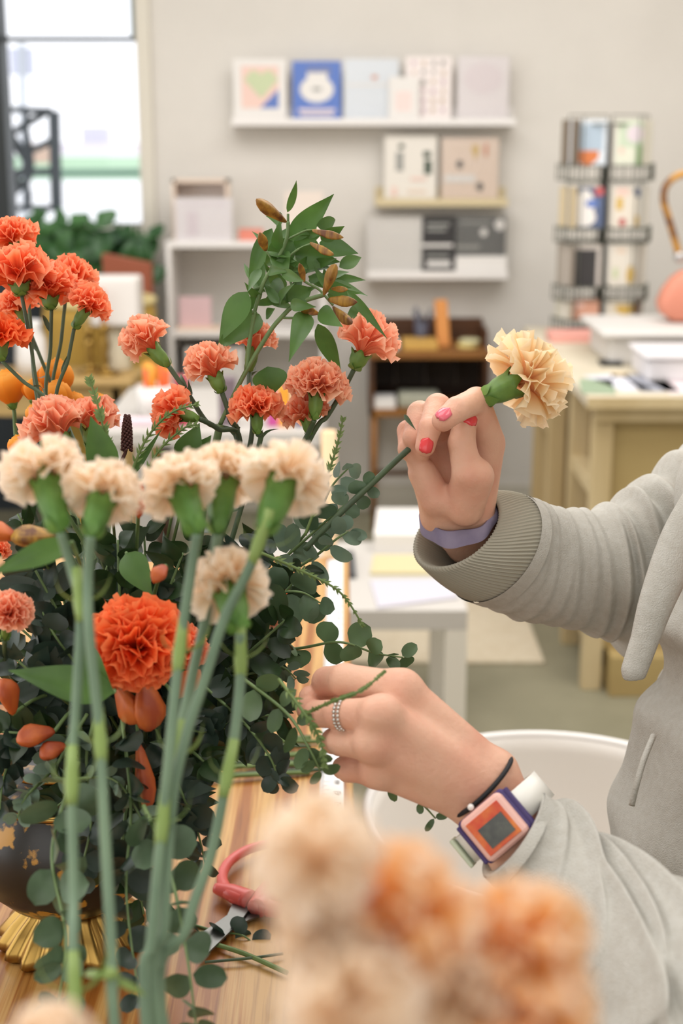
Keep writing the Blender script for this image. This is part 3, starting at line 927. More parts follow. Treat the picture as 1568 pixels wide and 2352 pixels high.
# ------------------------------------------------------------------ leaves
def leaf_geo(mb, base, tip, width, nrm, bend=0.1, fold=.15, shape='lance', nu=9, twist=0.0, wav=0.0):
    base, tip, nrm = Vector(base), Vector(tip), Vector(nrm)
    ax = tip - base
    L = ax.length
    if L < 1e-5:
        return
    ax.normalize()
    nrm = (nrm - ax * nrm.dot(ax))
    if nrm.length < 1e-5:
        nrm = Vector((0.1, -1, .3)) - ax * Vector((0.1, -1, .3)).dot(ax)
    nrm.normalize()
    sd = ax.cross(nrm)
    V = []
    T = []
    for i in range(nu + 1):
        t = i / nu
        if shape == 'round':
            wv = math.sqrt(max(0, 1 - (2 * t - 1) ** 2)) * (1 if t > .0 else 0)
            wv = max(wv, .03)
        elif shape == 'lance':
            wv = math.sin(math.pi * min(1, t ** .72)) ** .95 * (1.08 - .4 * t) if t < 1 else 0
            wv = max(wv, .02)
        elif shape == 'petal':
            wv = (.3 + .7 * math.sin(math.pi * (t ** .8) * .88))
        else:
            wv = 1 - t * .9
        tw = twist * t
        s2 = sd * math.cos(tw) + nrm * math.sin(tw)
        n2 = nrm * math.cos(tw) - sd * math.sin(tw)
        c = base + ax * L * t + nrm * bend * L * math.sin(math.pi * t) + nrm * wav * L * math.sin(t * 9)
        for j, s_ in enumerate((-1, -.5, 0, .5, 1)):
            V.append(c + s2 * (width / 2 * wv * s_) + n2 * (abs(s_) * fold * width * wv))
            T.append(t)
    F = []
    for i in range(nu):
        for j in range(4):
            F.append((i * 5 + j, i * 5 + j + 1, (i + 1) * 5 + j + 1, (i + 1) * 5 + j))
    mb.add(V, F, T)


def rv(s=1.0):
    return Vector((random.uniform(-s, s), random.uniform(-s, s), random.uniform(-s, s)))


# potted plant under window
random.seed(11)
pp = thing('potted_plant', (PY(190, 640, 5.6).x, 5.6, .42), 'leafy green potted plant in front of the window', 'plant')
cb = Vector((PY(180, 700, 5.6).x, 5.61, 0))
MB().lathe([(.001, 0), (.09, 0), (.125, .3), (.13, .31), (.12, .31), (.08, .05), (.001, .05)], (cb.x - .0, cb.y, .42), 24).build('pot', mat('potdark', (50, 54, 54), .6), pp)
bx('plant_stand', (cb.x - .15, cb.y - .13, 0), (cb.x + .15, cb.y + .13, .419), mat('standdark', (48, 42, 36), .6), label='dark low stand under the potted plant', cat='stand')
fol = MB()
for i in range(150):
    tx, ty = random.uniform(50, 345), random.uniform(480, 640)
    if ty < 520 and tx > 230:
        ty = 540
    tp = PY(tx, ty, random.uniform(5.5, 5.68))
    bs = tp + Vector((random.uniform(-.07, .07), random.uniform(-.05, .05), random.uniform(-.12, .02)))
    leaf_geo(fol, bs, tp, random.uniform(.06, .11), Vector((0, -1, .6)) + rv(.5), .15, .1)
fol.build('foliage', mat('plant_leaf', (44, 84, 46), .4, (72, 118, 62), 6, trans=.2), pp)
stm = MB()
for i in range(9):
    tp = PY(random.uniform(80, 320), random.uniform(520, 600), 5.6)
    stm.tube([(cb.x, cb.y, .7), ((cb.x + tp.x) / 2, 5.6, .85), tp], .006, 6, smoothn=4)
stm.build('stems', STEMDK, pp)

# white display table behind bouquet
ZD2 = .74
yd = 3.9
wt = thing('display_table', (-.3, 4.0, 0), 'white display table directly behind the bouquet', 'table')
xa, xb = PZ(240, 960, ZD2).x, PY(735, 1000, yd).x
bx('tabletop', (xa, 3.85, ZD2 - .04), (xb, 4.55, ZD2), mat('table_white', (194, 189, 182), .55), wt, bevel=.004)
for xx in (xa + .02, xb - .07):
    for yy in (3.87, 4.48):
        bx('leg', (xx, yy, 0), (xx + .05, yy + .05, ZD2 - .04), WHITE, wt)
cp = Vector((PY(356, 945, 4.1).x, 4.1, ZD2 + .0005))
hcup = max(.07, PY(356, 885, 4.1).z - ZD2)
MB().lathe([(.001, 0), (.05, 0), (.054, hcup), (.05, hcup), (.046, .01), (.001, .008)], cp, 28).build('white_tub', WHITEG, label='white tub of orange crayons on the display table', cat='tub')
random.seed(2)
for i in range(14):
    an = random.uniform(0, 6.28)
    rr = random.uniform(.0, .036)
    b0 = cp + Vector((math.cos(an) * rr, math.sin(an) * rr, .011))
    t0 = cp + Vector((math.cos(an) * rr * 1.2, math.sin(an) * rr * 1.2, hcup + random.uniform(.045, .075)))
    MB().tube([b0, t0], .008, 8).build('crayon', [mat('cray_y', (236, 160, 50), .5), mat('cray_o', (230, 96, 40), .5)][i % 3 == 0],
                                      label='%s crayon standing in the white tub on the display table' % ('red-orange' if i % 3 == 0 else 'amber'), cat='crayon', group='amber crayons in the white tub' if i % 3 else 'red-orange crayons in the white tub')
for (x0, y0, x1, y1, c, nm, lb, ct) in ((636, 1005, 668, 888, (238, 164, 54), 'yellow_notebook', 'tall amber notebook standing on the display table', 'notebook'),
                                        (678, 1005, 697, 872, (92, 74, 122), 'purple_bottle', 'narrow purple box standing beside the amber notebook', 'box'),
                                        (500, 905, 540, 870, (120, 104, 112), 'mauve_box', 'small mauve box behind the coral carnation stems', 'box'),
                                        (398, 900, 430, 868, (184, 70, 84), 'red_box', 'small crimson box beside the white tub', 'box'),
                                        (612, 930, 640, 905, (196, 80, 150), 'magenta_box', 'small magenta box behind the coral carnations', 'box'),
                                        (250, 1010, 420, 968, (228, 208, 216), 'pink_tissue', 'pale pink paper pack at the left of the display table', 'paper')):
    Yq = 3.92
    a, b = PY(x0, y1, Yq), PY(x1, y0, Yq)
    bx(nm, (a.x, Yq, ZD2 + .0005), (b.x, Yq + .05, max(a.z, ZD2 + .02)), mat('c_' + nm, c, .5), label=lb, cat=ct, bevel=.003)
a, b = PY(742, 990, 2.9), PY(768, 1060, 2.9)
pbx = thing('peach_box', ((a.x + b.x) / 2, 2.9, 0), 'tall narrow peach cardboard roll standing behind the bouquet', 'roll')
MB().lathe([(.001, 0), (.016, 0), (.016, a.z), (.012, a.z), (.001, a.z - .01)], ((a.x + b.x) / 2, 2.9, 0), 16).build('tube', mat('peachroll', (232, 200, 158), .7), pbx)

# ------------------------------------------------------------------ worktable
ZTAB = .90
wood = bpy.data.materials.new('worktable_wood')
wood.use_nodes = True
nt = wood.node_tree
bs = nt.nodes['Principled BSDF']
bs.inputs['Roughness'].default_value = .38
tc = nt.nodes.new('ShaderNodeTexCoord')
mp = nt.nodes.new('ShaderNodeMapping')
mp.inputs['Scale'].default_value = (48, 1.1, 1)
nt.links.new(tc.outputs['Object'], mp.inputs[0])
n1 = nt.nodes.new('ShaderNodeTexNoise')
n1.inputs['Scale'].default_value = 1.6
n1.inputs['Detail'].default_value = 4
n1.inputs['Distortion'].default_value = .4
nt.links.new(mp.outputs[0], n1.inputs['Vector'])
r1_ = nt.nodes.new('ShaderNodeValToRGB')
e = r1_.color_ramp.elements
e[0].position, e[0].color = .44, lin((146, 88, 32))
e[1].position, e[1].color = .56, lin((190, 148, 88))
x_ = e.new(.5)
x_.color = lin((176, 126, 64))
nt.links.new(n1.outputs['Fac'], r1_.inputs[0])
mp2 = nt.nodes.new('ShaderNodeMapping')
mp2.inputs['Scale'].default_value = (160, 5, 1)
nt.links.new(tc.outputs['Object'], mp2.inputs[0])
n3 = nt.nodes.new('ShaderNodeTexNoise')
n3.inputs['Scale'].default_value = 2
n3.inputs['Detail'].default_value = 5
nt.links.new(mp2.outputs[0], n3.inputs['Vector'])
r2_ = nt.nodes.new('ShaderNodeValToRGB')
r2_.color_ramp.elements[0].position, r2_.color_ramp.elements[0].color = .3, (.62, .56, .48, 1)
r2_.color_ramp.elements[1].position, r2_.color_ramp.elements[1].color = .5, (1, 1, 1, 1)
nt.links.new(n3.outputs['Fac'], r2_.inputs[0])
mx_ = nt.nodes.new('ShaderNodeMixRGB')
mx_.blend_type = 'MULTIPLY'
mx_.inputs[0].default_value = .7
nt.links.new(r1_.outputs[0], mx_.inputs[1])
nt.links.new(r2_.outputs[0], mx_.inputs[2])
nt.links.new(mx_.outputs[0], bs.inputs['Base Color'])
XT = .012
tb = thing('worktable', (-.6, 1.2, 0), 'striped honey-coloured wooden worktable under the flowers', 'table')
bx('tabletop', (-1.3, -.15, ZTAB - .035), (XT, 2.14, ZTAB), wood, tb, bevel=.004)
for xx in (-1.25, XT - .1):
    for yy in (-.1, 2.0):
        bx('leg', (xx, yy, 0), (xx + .07, yy + .07, ZTAB - .035), PALEWOOD, tb, bevel=.004)
bx('apron', (-1.2, 2.03, ZTAB - .12), (XT - .06, 2.05, ZTAB - .035), PALEWOOD, tb)
# tape rule
rt = thing('tape_rule', (-.012, 1.5, ZTAB), 'white measuring tape stuck along the right edge of the worktable', 'ruler')
bx('strip', (-.022, .2, ZTAB + .0002), (.002, 2.12, ZTAB + .0008), mat('tape_white', (226, 226, 226), .4), rt)
tk = MB()
for i in range(770):
    y = .2 + i * .0025
    L = .004 if i % 4 else (.007 if i % 8 else .010)
    tk.add([(-.0218, y, ZTAB + .0011), (-.0218 + L, y, ZTAB + .0011), (-.0218 + L, y + .0005, ZTAB + .0011), (-.0218, y + .0005, ZTAB + .0011)], [(0, 1, 2, 3)])
tk.build('graduation_marks', BLACK, rt, smooth=False)
num = MB()
for i in range(40):
    y = 1.0 + i * .0254
    cu = bpy.data.curves.new('numeral', 'FONT')
    cu.body = str(31 + i)
    cu.size = .010
    to = bpy.data.objects.new('numeral', cu)
    me = bpy.data.meshes.new_from_object(to)
    num.add([(-.001 - v.co.y, y + .003 + v.co.x, ZTAB + .0012) for v in me.vertices], [tuple(p.vertices) for p in me.polygons])
    bpy.data.objects.remove(to)
    bpy.data.curves.remove(cu)
    bpy.data.meshes.remove(me)
num.build('numerals', BLACK, rt, smooth=False)

# white bin
b0 = P(1250, 1880, 1.72)
BR = .232
BZ = .745
bc = Vector((.262, 1.575, 0))
bn = thing('waste_bin', bc, 'large round white bin beside the worktable', 'bin')
MB().lathe([(.001, 0), (.17, 0), (.175, .005), (BR - .008, BZ - .03), (BR, BZ - .03), (BR + .004, BZ - .015), (BR + .002, BZ), (BR - .006, BZ), (BR - .012, BZ - .02), (.168, .012), (.001, .012)], bc, 96).build('body', mat('bin_white', (226, 220, 212), .35), bn)
MB().tube([bc + Vector((math.cos(k * math.pi / 48) * (BR), math.sin(k * math.pi / 48) * (BR), BZ)) for k in range(97)], .0065, 10).build('rim', WHITEG, bn)

# ------------------------------------------------------------------ blooms
MC = {}


def carnation_mb(seed, n=44, flat=0.8, spread=100, ruffle=.12, nv=14, nu=7, wsc=1.0, kr=(1.5, 2.6), srr=1.0, drop=.12):
    rnd = random.Random(seed)
    mb = MB()
    for i in range(n):
        f = (i + .5) / n
        th = (f ** .62) * math.radians(spread)
        ph = i * 2.39996 + rnd.uniform(-.25, .25)
        d = Vector((math.sin(th) * math.cos(ph), math.sin(th) * math.sin(ph), math.cos(th) * flat))
        az = Vector((-math.sin(ph), math.cos(ph), 0))
        R = rnd.uniform(.9, 1.15)
        e = d * R - Vector((0, 0, drop * f))
        b = Vector((0, 0, -.42))
        c = b * .35 + e * .35 + Vector((0, 0, .34 * f + .05))
        W = rnd.uniform(.8, 1.15) * (.55 + .45 * f) * wsc
        k1 = rnd.uniform(*kr)
        p1, p2 = rnd.uniform(0, 6.28), rnd.uniform(0, 6.28)
        tw = rnd.uniform(-.7, .7) * (1 - f * .6)
        am = ruffle * rnd.uniform(.8, 1.4)
        V = []
        T = []
        for a in range(nu + 1):
            t = a / nu
            q = b * (1 - t) ** 2 + c * 2 * t * (1 - t) + e * t * t
            tg = ((c - b) * (1 - t) + (e - c) * t)
            tg.normalize()
            nn = tg.cross(az)
            nn.normalize()
            sx = az * math.cos(tw * t) + nn * math.sin(tw * t)
            n2 = nn * math.cos(tw * t) - az * math.sin(tw * t)
            wd = W * (.10 + .9 * t ** 1.25)
            for j in range(nv + 1):
                v = j / nv * 2 - 1
                rf = am * t * t * (math.sin(k1 * v * math.pi + p1) + .45 * math.sin(2.3 * k1 * v * math.pi + p2))
                ser = 0
                if a == nu:
                    ser = (.05 if j % 2 else -.035) * rnd.uniform(.5, 1.3) * srr
                arc = -(v * v) * .16 * t
                p = q + sx * (wd * .5 * v) + n2 * (rf - .10 * v * v * t) + tg * (arc + ser)
                V.append(p)
                T.append(min(1, t * (1 - .12 * (1 - abs(v))) + rnd.uniform(-.03, .03)))
        F = []
        for a in range(nu):
            for j in range(nv):
                F.append((a * (nv + 1) + j, a * (nv + 1) + j + 1, (a + 1) * (nv + 1) + j + 1, (a + 1) * (nv + 1) + j))
        mb.add(V, F, T)
    return mb


def rose_mb(seed, n=16):
    rnd = random.Random(seed)
    mb = MB()
    for i in range(n):
        f = (i + .5) / n
        ph = i * 2.39996
        rr = .18 + .72 * f
        nu, nv = 6, 8
        V = []
        T = []
        for a in range(nu + 1):
            t = a / nu
            for j in range(nv + 1):
                v = (j / nv * 2 - 1)
                an = ph + v * (1.7 - .5 * f)
                r = rr * math.sin((.10 + t * .64) * math.pi) * (1 + .08 * math.sin(v * 5 + i) * t)
                z = -.85 + (1.75 - .35 * f) * t - .14 * v * v * t
                V.append(Vector((r * math.cos(an), r * math.sin(an), z + rnd.uniform(-.01, .01))))
                T.append(t * .9 + f * .1)
        F = [(a * (nv + 1) + j, a * (nv + 1) + j + 1, (a + 1) * (nv + 1) + j + 1, (a + 1) * (nv + 1) + j) for a in range(nu) for j in range(nv)]
        mb.add(V, F, T)
    return mb


def bloom_mesh(kind, var, mt):
    key = (kind, var, mt.name)
    if key in MC:
        return MC[key]
    base = (kind, var)
    if base not in MC:
        if kind == 'carn':
            MC[base] = carnation_mb(100 + var, 30, .85, 104, .16, wsc=1.45, srr=.6)
        elif kind == 'soft':
            MC[base] = carnation_mb(500 + var, 24, .9, 128, .17, 18, 8, 1.5, (1.5, 2.9), .5, .2)
        elif kind == 'half':
            MC[base] = carnation_mb(200 + var, 26, 1.0, 84, .16, wsc=1.4, srr=.6)
        elif kind == 'dense':
            MC[base] = carnation_mb(300 + var, 52, .85, 104, .15, 14, 7, 1.35, (1.5, 2.6), .4)
        else:
            MC[base] = rose_mb(400 + var)
    me = MC[base].mesh('blossom', mt, attr=True)
    MC[key] = me
    return me


def frame_from(axis, roll=0):
    z = Vector(axis).normalized()
    a = Vector((0, 0, 1)) if abs(z.z) < .9 else Vector((1, 0, 0))
    x = a.cross(z).normalized()
    y = z.cross(x)
    M_ = Matrix(((x.x, y.x, z.x), (x.y, y.y, z.y), (x.z, y.z, z.z))).to_4x4()
    return M_ @ Matrix.Rotation(roll, 4, 'Z')


def put(me, name, parent, pos, axis, scale, roll=0):
    o = bpy.data.objects.new(name, me)
    COL.objects.link(o)
    o.parent = parent
    s = scale if isinstance(scale, (tuple, list)) else (scale,) * 3
    o.matrix_local = Matrix.Translation(Vector(pos) - OFF[parent]) @ frame_from(axis, roll) @ Matrix.Diagonal((s[0], s[1], s[2], 1))
    return o


def calyx(parent, base, top, r, mt):
    ax = Vector(top) - Vector(base)
    L = ax.length
    M_ = frame_from(ax)

    def mod(rr, z, an, i):
        if i >= 7:
            return rr * (1 + .12 * math.cos(5 * an)), z + .14 * L * math.cos(5 * an)
        return rr * (1 + .05 * math.cos(5 * an)), z
    prof = [(r * .26, 0), (r * .34, L * .05), (r * .55, L * .14), (r * .78, L * .32), (r * .94, L * .5), (r * .98, L * .7), (r * 1.0, L * .85), (r * 1.18, L * 1.0), (r * 1.05, L * .98), (r * .5, L * .8)]
    mb = MB().lathe(prof, base, 30, M_, mod)
    # epicalyx bracts at the foot
    for k in range(4):
        an = k * math.pi / 2 + .3
        d = (M_ @ Vector((math.cos(an), math.sin(an), 0)))
        leaf_geo(mb, Vector(base) + d * r * .3, Vector(base) + d * r * .95 + ax * .32, r * 1.0, d, .12, 0, nu=5)
    return mb.build('calyx', mt, parent)


def flower(c, k, stem, R, mt, label, name='carnation', kind='carn', var=0, zc=1.08, zk=None, smt=STEMDK, cmt=CALYX, group=None,
           sr=.0017, nodes=(), cat='flower', cr=None, roll=None, fsc=1.0, leaves=True):
    """c, k: bloom centre and calyx foot in the photo; stem: list of (px,py,z)"""
    zk = zc if zk is None else zk
    C_ = P(c[0], c[1], zc)
    K_ = P(k[0], k[1], zk)
    Rm = m(R, zc)
    pts = [K_] + [q if isinstance(q, Vector) else P(*q) for q in stem]
    root = thing(name, pts[-1], label, cat, group)
    ax = C_ - K_
    r_ = random.Random(int(c[0] * 7 + c[1]))
    put(bloom_mesh(kind, var, mt), 'blossom', root, C_, ax, (Rm, Rm, Rm * fsc), r_.uniform(0, 6) if roll is None else roll)
    if cr is None:
        cr = Rm * .26
    ct = K_ + ax.normalized() * max(ax.length - Rm * .30, Rm * .25)
    calyx(root, K_, ct, cr, cmt)
    sm, _r = crom(pts, [sr] * len(pts), 8)
    mb = MB().tube(sm, sr, 8)
    for q in nodes:
        nd = MB()
        i = min(range(len(sm)), key=lambda j: abs(sm[j].z - P(q[0], q[1], q[2]).z))
        i = max(1, min(len(sm) - 2, i))
        t = (sm[i + 1] - sm[i - 1]).normalized()
        nd.lathe([(sr, -sr * 7), (sr * 1.15, -sr * 3), (sr * 1.35, 0), (sr * 1.2, sr * 2), (sr, sr * 4)], sm[i], 10, frame_from(t))
        if leaves:
            for s_ in (-1, 1):
                d = (RT * s_ + rv(.4)).normalized()
                leaf_geo(nd, sm[i], sm[i] - t * .006 + d * r_.uniform(.010, .018) - t * .01, .004, t + rv(.2), .2, .1, nu=6)
        nd.build('stem_node', NODE if smt is STEMBLUE else STEMGN, root)
    mb.build('stem', smt, root)
    if nodes:
        pass
    elif leaves and len(sm) > 6:
        for q in range(2):
            lf = MB()
            i = r_.randint(3, len(sm) - 3)
            t = (sm[i - 1] - sm[i + 1]).normalized()
            d = (t + rv(.8)).normalized()
            leaf_geo(lf, sm[i], sm[i] + d * r_.uniform(.012, .024), .004, rv(1), .25, .1, nu=6)
            lf.build('leaf', smt, root)
    return root


VC = P(300, 1560, 1.08)        # heart of the arrangement
VB = (-.222, 1.05)            # vase axis
random.seed(21)
HEART = (330, 1500, 1.10)
# --- top left orange cluster
TL = [((28, 545), (55, 600), 46, 0, 1.16, 'highest orange carnation at the left edge of the photo'),
      ((42, 628), (50, 680), 68, 1, 1.10, 'large orange carnation with a deep centre in the top left cluster'),
      ((112, 662), (118, 712), 60, 2, 1.12, 'orange carnation just right of the largest one in the top left cluster'),
      ((166, 636), (150, 690), 46, 3, 1.17, 'orange carnation at the top right of the left cluster'),
      ((204, 698), (170, 755), 44, 4, 1.12, 'orange carnation tilted right with its green calyx showing, right end of the left cluster'),
      ((0, 772), (5, 830), 52, 0, 1.08, 'deep orange carnation cut by the left edge above the amber roses'),
      ((40, 700), (62, 745), 38, 2, 1.18, 'small orange carnation low behind the top left cluster')]
for i, (c, k, R, v, z, lb) in enumerate(TL):
    tx = 95 + i * 9
    flower(c, k, [((k[0] * 2 + tx) / 3, (k[1] * 2 + 960) / 3, z), (tx, 960, z), (220 + i * 6, 1250, 1.12), (260 + i * 5, 1650, 1.13)], R * 1.22, C_ORANGE if i != 5 else C_DEEP, lb,
           zc=z, var=v, smt=STEMDK, sr=.0015)
# --- coral carnations in the middle
MD = [((338, 788), (388, 842), 52, C_CORAL, 'half', 0, 1.10, [(432, 905, 1.1), (475, 970, 1.1), (545, 1040, 1.1), (420, 1450, 1.1)], 'coral carnation tilted left with a fat green calyx, left of the green bud spray'),
      ((486, 846), (510, 903), 52, C_CORAL, 'half', 1, 1.09, [(528, 960, 1.09), (540, 1040, 1.1), (430, 1440, 1.1)], 'coral carnation beside the broad leaf, left of the thick green stem'),
      ((582, 788), (572, 855), 44, C_PEACH, 'half', 2, 1.12, [(572, 905, 1.11), (570, 1040, 1.1), (440, 1440, 1.1)], 'pale coral carnation upright just under the alstroemeria leaves'),
      ((402, 948), (458, 962), 52, C_ORANGE, 'carn', 3, 1.07, [(500, 985, 1.08), (550, 1035, 1.1), (450, 1430, 1.1)], 'coral-red carnation facing left with a thin sprig crossing it'),
      ((588, 936), (592, 998), 50, C_ORANGE, 'dense', 0, 1.07, [(590, 1040, 1.08), (470, 1430, 1.1)], 'bright coral carnation above the cream carnations'),
      ((728, 886), (722, 965), 60, C_CORAL, 'dense', 1, 1.08, [(700, 1010, 1.09), (640, 1120, 1.1), (500, 1430, 1.1)], 'large ruffled coral carnation at the right of the middle group'),
      ((700, 948), (712, 1002), 46, C_CORAL, 'carn', 1, 1.10, [(690, 1050, 1.1), (490, 1440, 1.1)], 'pale coral carnation hanging just below the large ruffled one'),
      ((838, 792), (812, 850), 62, C_PEACH, 'half', 3, 1.10, [(790, 892, 1.1), (752, 955, 1.1), (706, 1020, 1.1), (520, 1420, 1.1)], 'peach carnation leaning right beside the dark cabinet'),
      ((128, 985), (160, 1045), 66, C_PEACH, 'half', 4, 1.03, [(190, 1140, 1.05), (280, 1450, 1.1)], 'open peach carnation with thin red edges at the left'),
      ((212, 968), (205, 1030), 52, C_PEACH, 'half', 1, 1.05, [(215, 1140, 1.06), (285, 1450, 1.1)], 'peach carnation touching the pointed green leaf at the left')]
for (c, k, R, mt, kd, v, z, st, lb) in MD:
    flower(c, k, st + [(HEART[0] + random.uniform(-60, 60), 1700, 1.12)], R * 1.2, mt, lb, kind=kd, var=v, zc=z, fsc=1.0, smt=STEMDK, sr=.002, cr=m(R, z) * (.34 if kd == 'half' else .28))
# --- big deep orange one and side ones
flower((312, 1478), (330, 1570), [(335, 1650, 1.0), (330, 1750, 1.08)], 112, C_DEEP, 'largest deep orange carnation facing the camera low in the bouquet', kind='dense', var=2, zc=.92, zk=.98, fsc=.8)
flower((432, 1490), (400, 1560), [(380, 1640, 1.0), (350, 1750, 1.08)], 52, C_ORANGE, 'orange carnation half hidden at the right of the largest one', kind='half', var=0, zc=.97, zk=1.0)
flower((22, 1405), (10, 1470), [(30, 1560, 1.0), (180, 1750, 1.08)], 52, C_PEACH, 'fading peach-orange bloom at the left edge below the cream carnations', kind='half', var=2, zc=.93, zk=.96)
flower((0, 1262), (-30, 1320), [(0, 1450, 1.1), (150, 1750, 1.1)], 26, C_ORANGE, 'small orange bloom cut by the left edge beneath the cream carnations', kind='carn', var=2, zc=1.0)
flower((612, 1410), (560, 1420), [(520, 1450, 1.1), (420, 1560, 1.1)], 34, C_CORAL, 'coral bloom peeping out under the right-hand cream carnations', kind='half', var=4, zc=1.08)
flower((668, 1392), (630, 1440), [(560, 1500, 1.12), (430, 1590, 1.12)], 30, C_DEEP, 'deep orange bloom behind the round eucalyptus leaves', kind='half', var=3, zc=1.14)
flower((55, 1110), (70, 1150), [(120, 1300, 1.12), (250, 1600, 1.1)], 36, C_ORANGE, 'orange bloom hidden behind the left cream carnation', kind='carn', var=4, zc=1.12)

# --- cream carnations, near
S = STEMBLUE
CRM = [((100, 1078), (140, 1232), 82, 0, 'carn', .70, [(165, 1310, .7), (185, 1400, .69), (176, 1600, .68), (165, 1800, .66), (170, 2050, .64), (178, 2400, .6)],
        [(182, 1375, .7), (168, 1795, .66), (182, 2290, .61)], 'leftmost cream carnation of the near row'),
       ((240, 1128), (208, 1240), 74, 1, 'carn', .69, [(202, 1330, .69), (205, 1450, .68), (228, 1680, .67), (240, 1900, .65), (258, 2220, .62), (268, 2420, .6)],
        [(238, 1708, .67), (256, 2230, .62)], 'cream carnation second from the left in the near row'),
       ((412, 1112), (452, 1235), 78, 2, 'carn', .71, [(436, 1330, .71), (412, 1500, .7), (388, 1740, .68), (370, 1920, .67), (348, 2160, .65), (340, 2420, .63)],
        [(407, 1500, .7), (374, 1895, .67)], 'cream carnation in the middle of the near row'),
       ((515, 1082), (500, 1235), 76, 3, 'carn', .74, [(480, 1380, .74), (440, 1560, .73), (405, 1740, .70), (372, 1980, .69), (360, 2200, .66), (356, 2420, .64)],
        [(405, 1745, .7)], 'cream carnation just left of the tallest near one'),
       ((660, 1090), (602, 1232), 84, 4, 'carn', .71, [(570, 1310, .71), (515, 1420, .71), (470, 1560, .70), (425, 1700, .69), (395, 1850, .68), (378, 2120, .66), (372, 2420, .64)],
        [(590, 1250, .71)], 'tallest cream carnation at the right end of the near row'),
       ((520, 1338), (552, 1462), 82, 0, 'half', .72, [(552, 1560, .72), (540, 1680, .71), (518, 1800, .70), (485, 1960, .69), (430, 2130, .67), (385, 2420, .65)],
        [(548, 1520, .72), (522, 1790, .7)], 'lower cream carnation with a bright green calyx in the near row')]
for ci, (c, k, R, v, kd, z, st, nd, lb) in enumerate(CRM):
    st = st + [Vector((-.075 + .018 * ci, .36 + .012 * (ci % 2), ZTAB + .006))]
    flower((c[0], c[1] - 2), (k[0], k[1] - 8), st, R * 1.14, C_CREAM, lb, kind='soft', var=v, zc=z + .016, zk=z - .002, smt=S, cmt=CALYXN, sr=m(12, z), nodes=nd, cr=m(R, z) * .44, fsc=.85, leaves=True)

# --- foreground blurred blooms
FG = [((728, 1950), (680, 2250), 130, C_CREAM, 0, .33, 'blurred cream carnation nearest the scissors, foremost at the bottom'),
      ((900, 2085), (850, 2370), 150, C_FORE, 1, .34, 'large blurred peach carnation with an orange heart at the bottom centre'),
      ((728, 2115), (748, 2350), 100, C_CREAM, 2, .33, 'blurred cream carnation left of the orange-hearted one'),
      ((800, 2290), (840, 2500), 150, C_CREAM, 3, .32, 'blurred cream carnation lowest at the bottom centre'),
      ((1195, 2160), (1150, 2400), 125, C_FORE, 4, .35, 'blurred peach carnation at the lower right in front of the sleeve'),
      ((1195, 2320), (1170, 2520), 125, C_FORE, 0, .34, 'blurred orange-brown hearted carnation at the bottom edge on the right'),
      ((1050, 2290), (1060, 2500), 110, C_CREAM, 2, .34, 'blurred pale carnation between the two orange-hearted ones'),
      ((110, 2400), (130, 2600), 100, C_CREAM, 3, .36, 'blurred cream carnation tip at the bottom left corner')]
for i, (c, k, R, mt, v, z, lb) in enumerate(FG):
    base = Vector((-.03 + .015 * i, .30 + .01 * (i % 3), ZTAB + .004))
    Kp = P(k[0], k[1], z)
    root = thing('carnation', base, lb, 'flower')
    C_ = P(c[0], c[1], z)
    Rm = m(R, z)
    ax = (C_ - Kp)
    fa = (ax.normalized() - FW * .75).normalized()
    q_ = 1.3 if mt is C_FORE else 1.1
    put(bloom_mesh('soft', v, mt), 'blossom', root, C_, fa, (Rm * q_, Rm * q_, Rm), i)
    K2 = C_ - fa * Rm * 1.1
    calyx(root, K2, C_ - fa * Rm * .35, Rm * .28, CALYXN)
    mid = K2 + Vector((0, 0, -.06)) - fa * .01
    MB().tube([K2, mid, base + Vector((0, 0, .15)), base], .0022, 8, smoothn=6).build('stem', STEMBLUE, root)
# bucket (holds the near stems, just below the frame)
bk = thing('flower_bucket', (-.02, .33, ZTAB + .0005), 'white metal bucket holding the foreground carnations', 'bucket')
MB().lathe([(.001, 0), (.09, 0), (.092, .004), (.115, .13), (.119, .13), (.119, .134), (.112, .134), (.088, .006), (.001, .003)], (-.02, .33, ZTAB + .0005), 40).build('body', WHITEG, bk)

# --- amber roses at left
RS = [((20, 888), 46, 0, 1.2, 'amber rose at the left edge under the deep orange carnation'), ((128, 868), 50, 1, 1.2, 'largest amber rose in the left cluster'),
      ((132, 912), 44, 2, 1.17, 'amber rose just beneath the largest amber rose'), ((75, 895), 28, 3, 1.18, 'small amber rosebud between the amber roses'),
      ((172, 926), 30, 0, 1.21, 'small amber rose near the top of the grey-green sprig'), ((225, 930), 32, 1, 1.22, 'red-orange tinted rose behind the grey-green sprig'),
      ((45, 1026), 32, 2, 1.1, 'amber rose low at the left edge above the cream carnation'), ((80, 950), 26, 3, 1.16, 'small amber rosebud low in the left cluster')]
for i, (c, R, v, z, lb) in enumerate(RS):
    flower(c, (c[0] + random.uniform(-6, 12), c[1] + R * 1.15), [(c[0] + 40, 1080, z), (240, 1350, 1.13), (280, 1700, 1.12)], R, C_YEL, lb, name='rose', kind='rose', var=v, zc=z,
           smt=STEMGN, cmt=CALYX, cr=m(R, z) * .35, fsc=1.05)

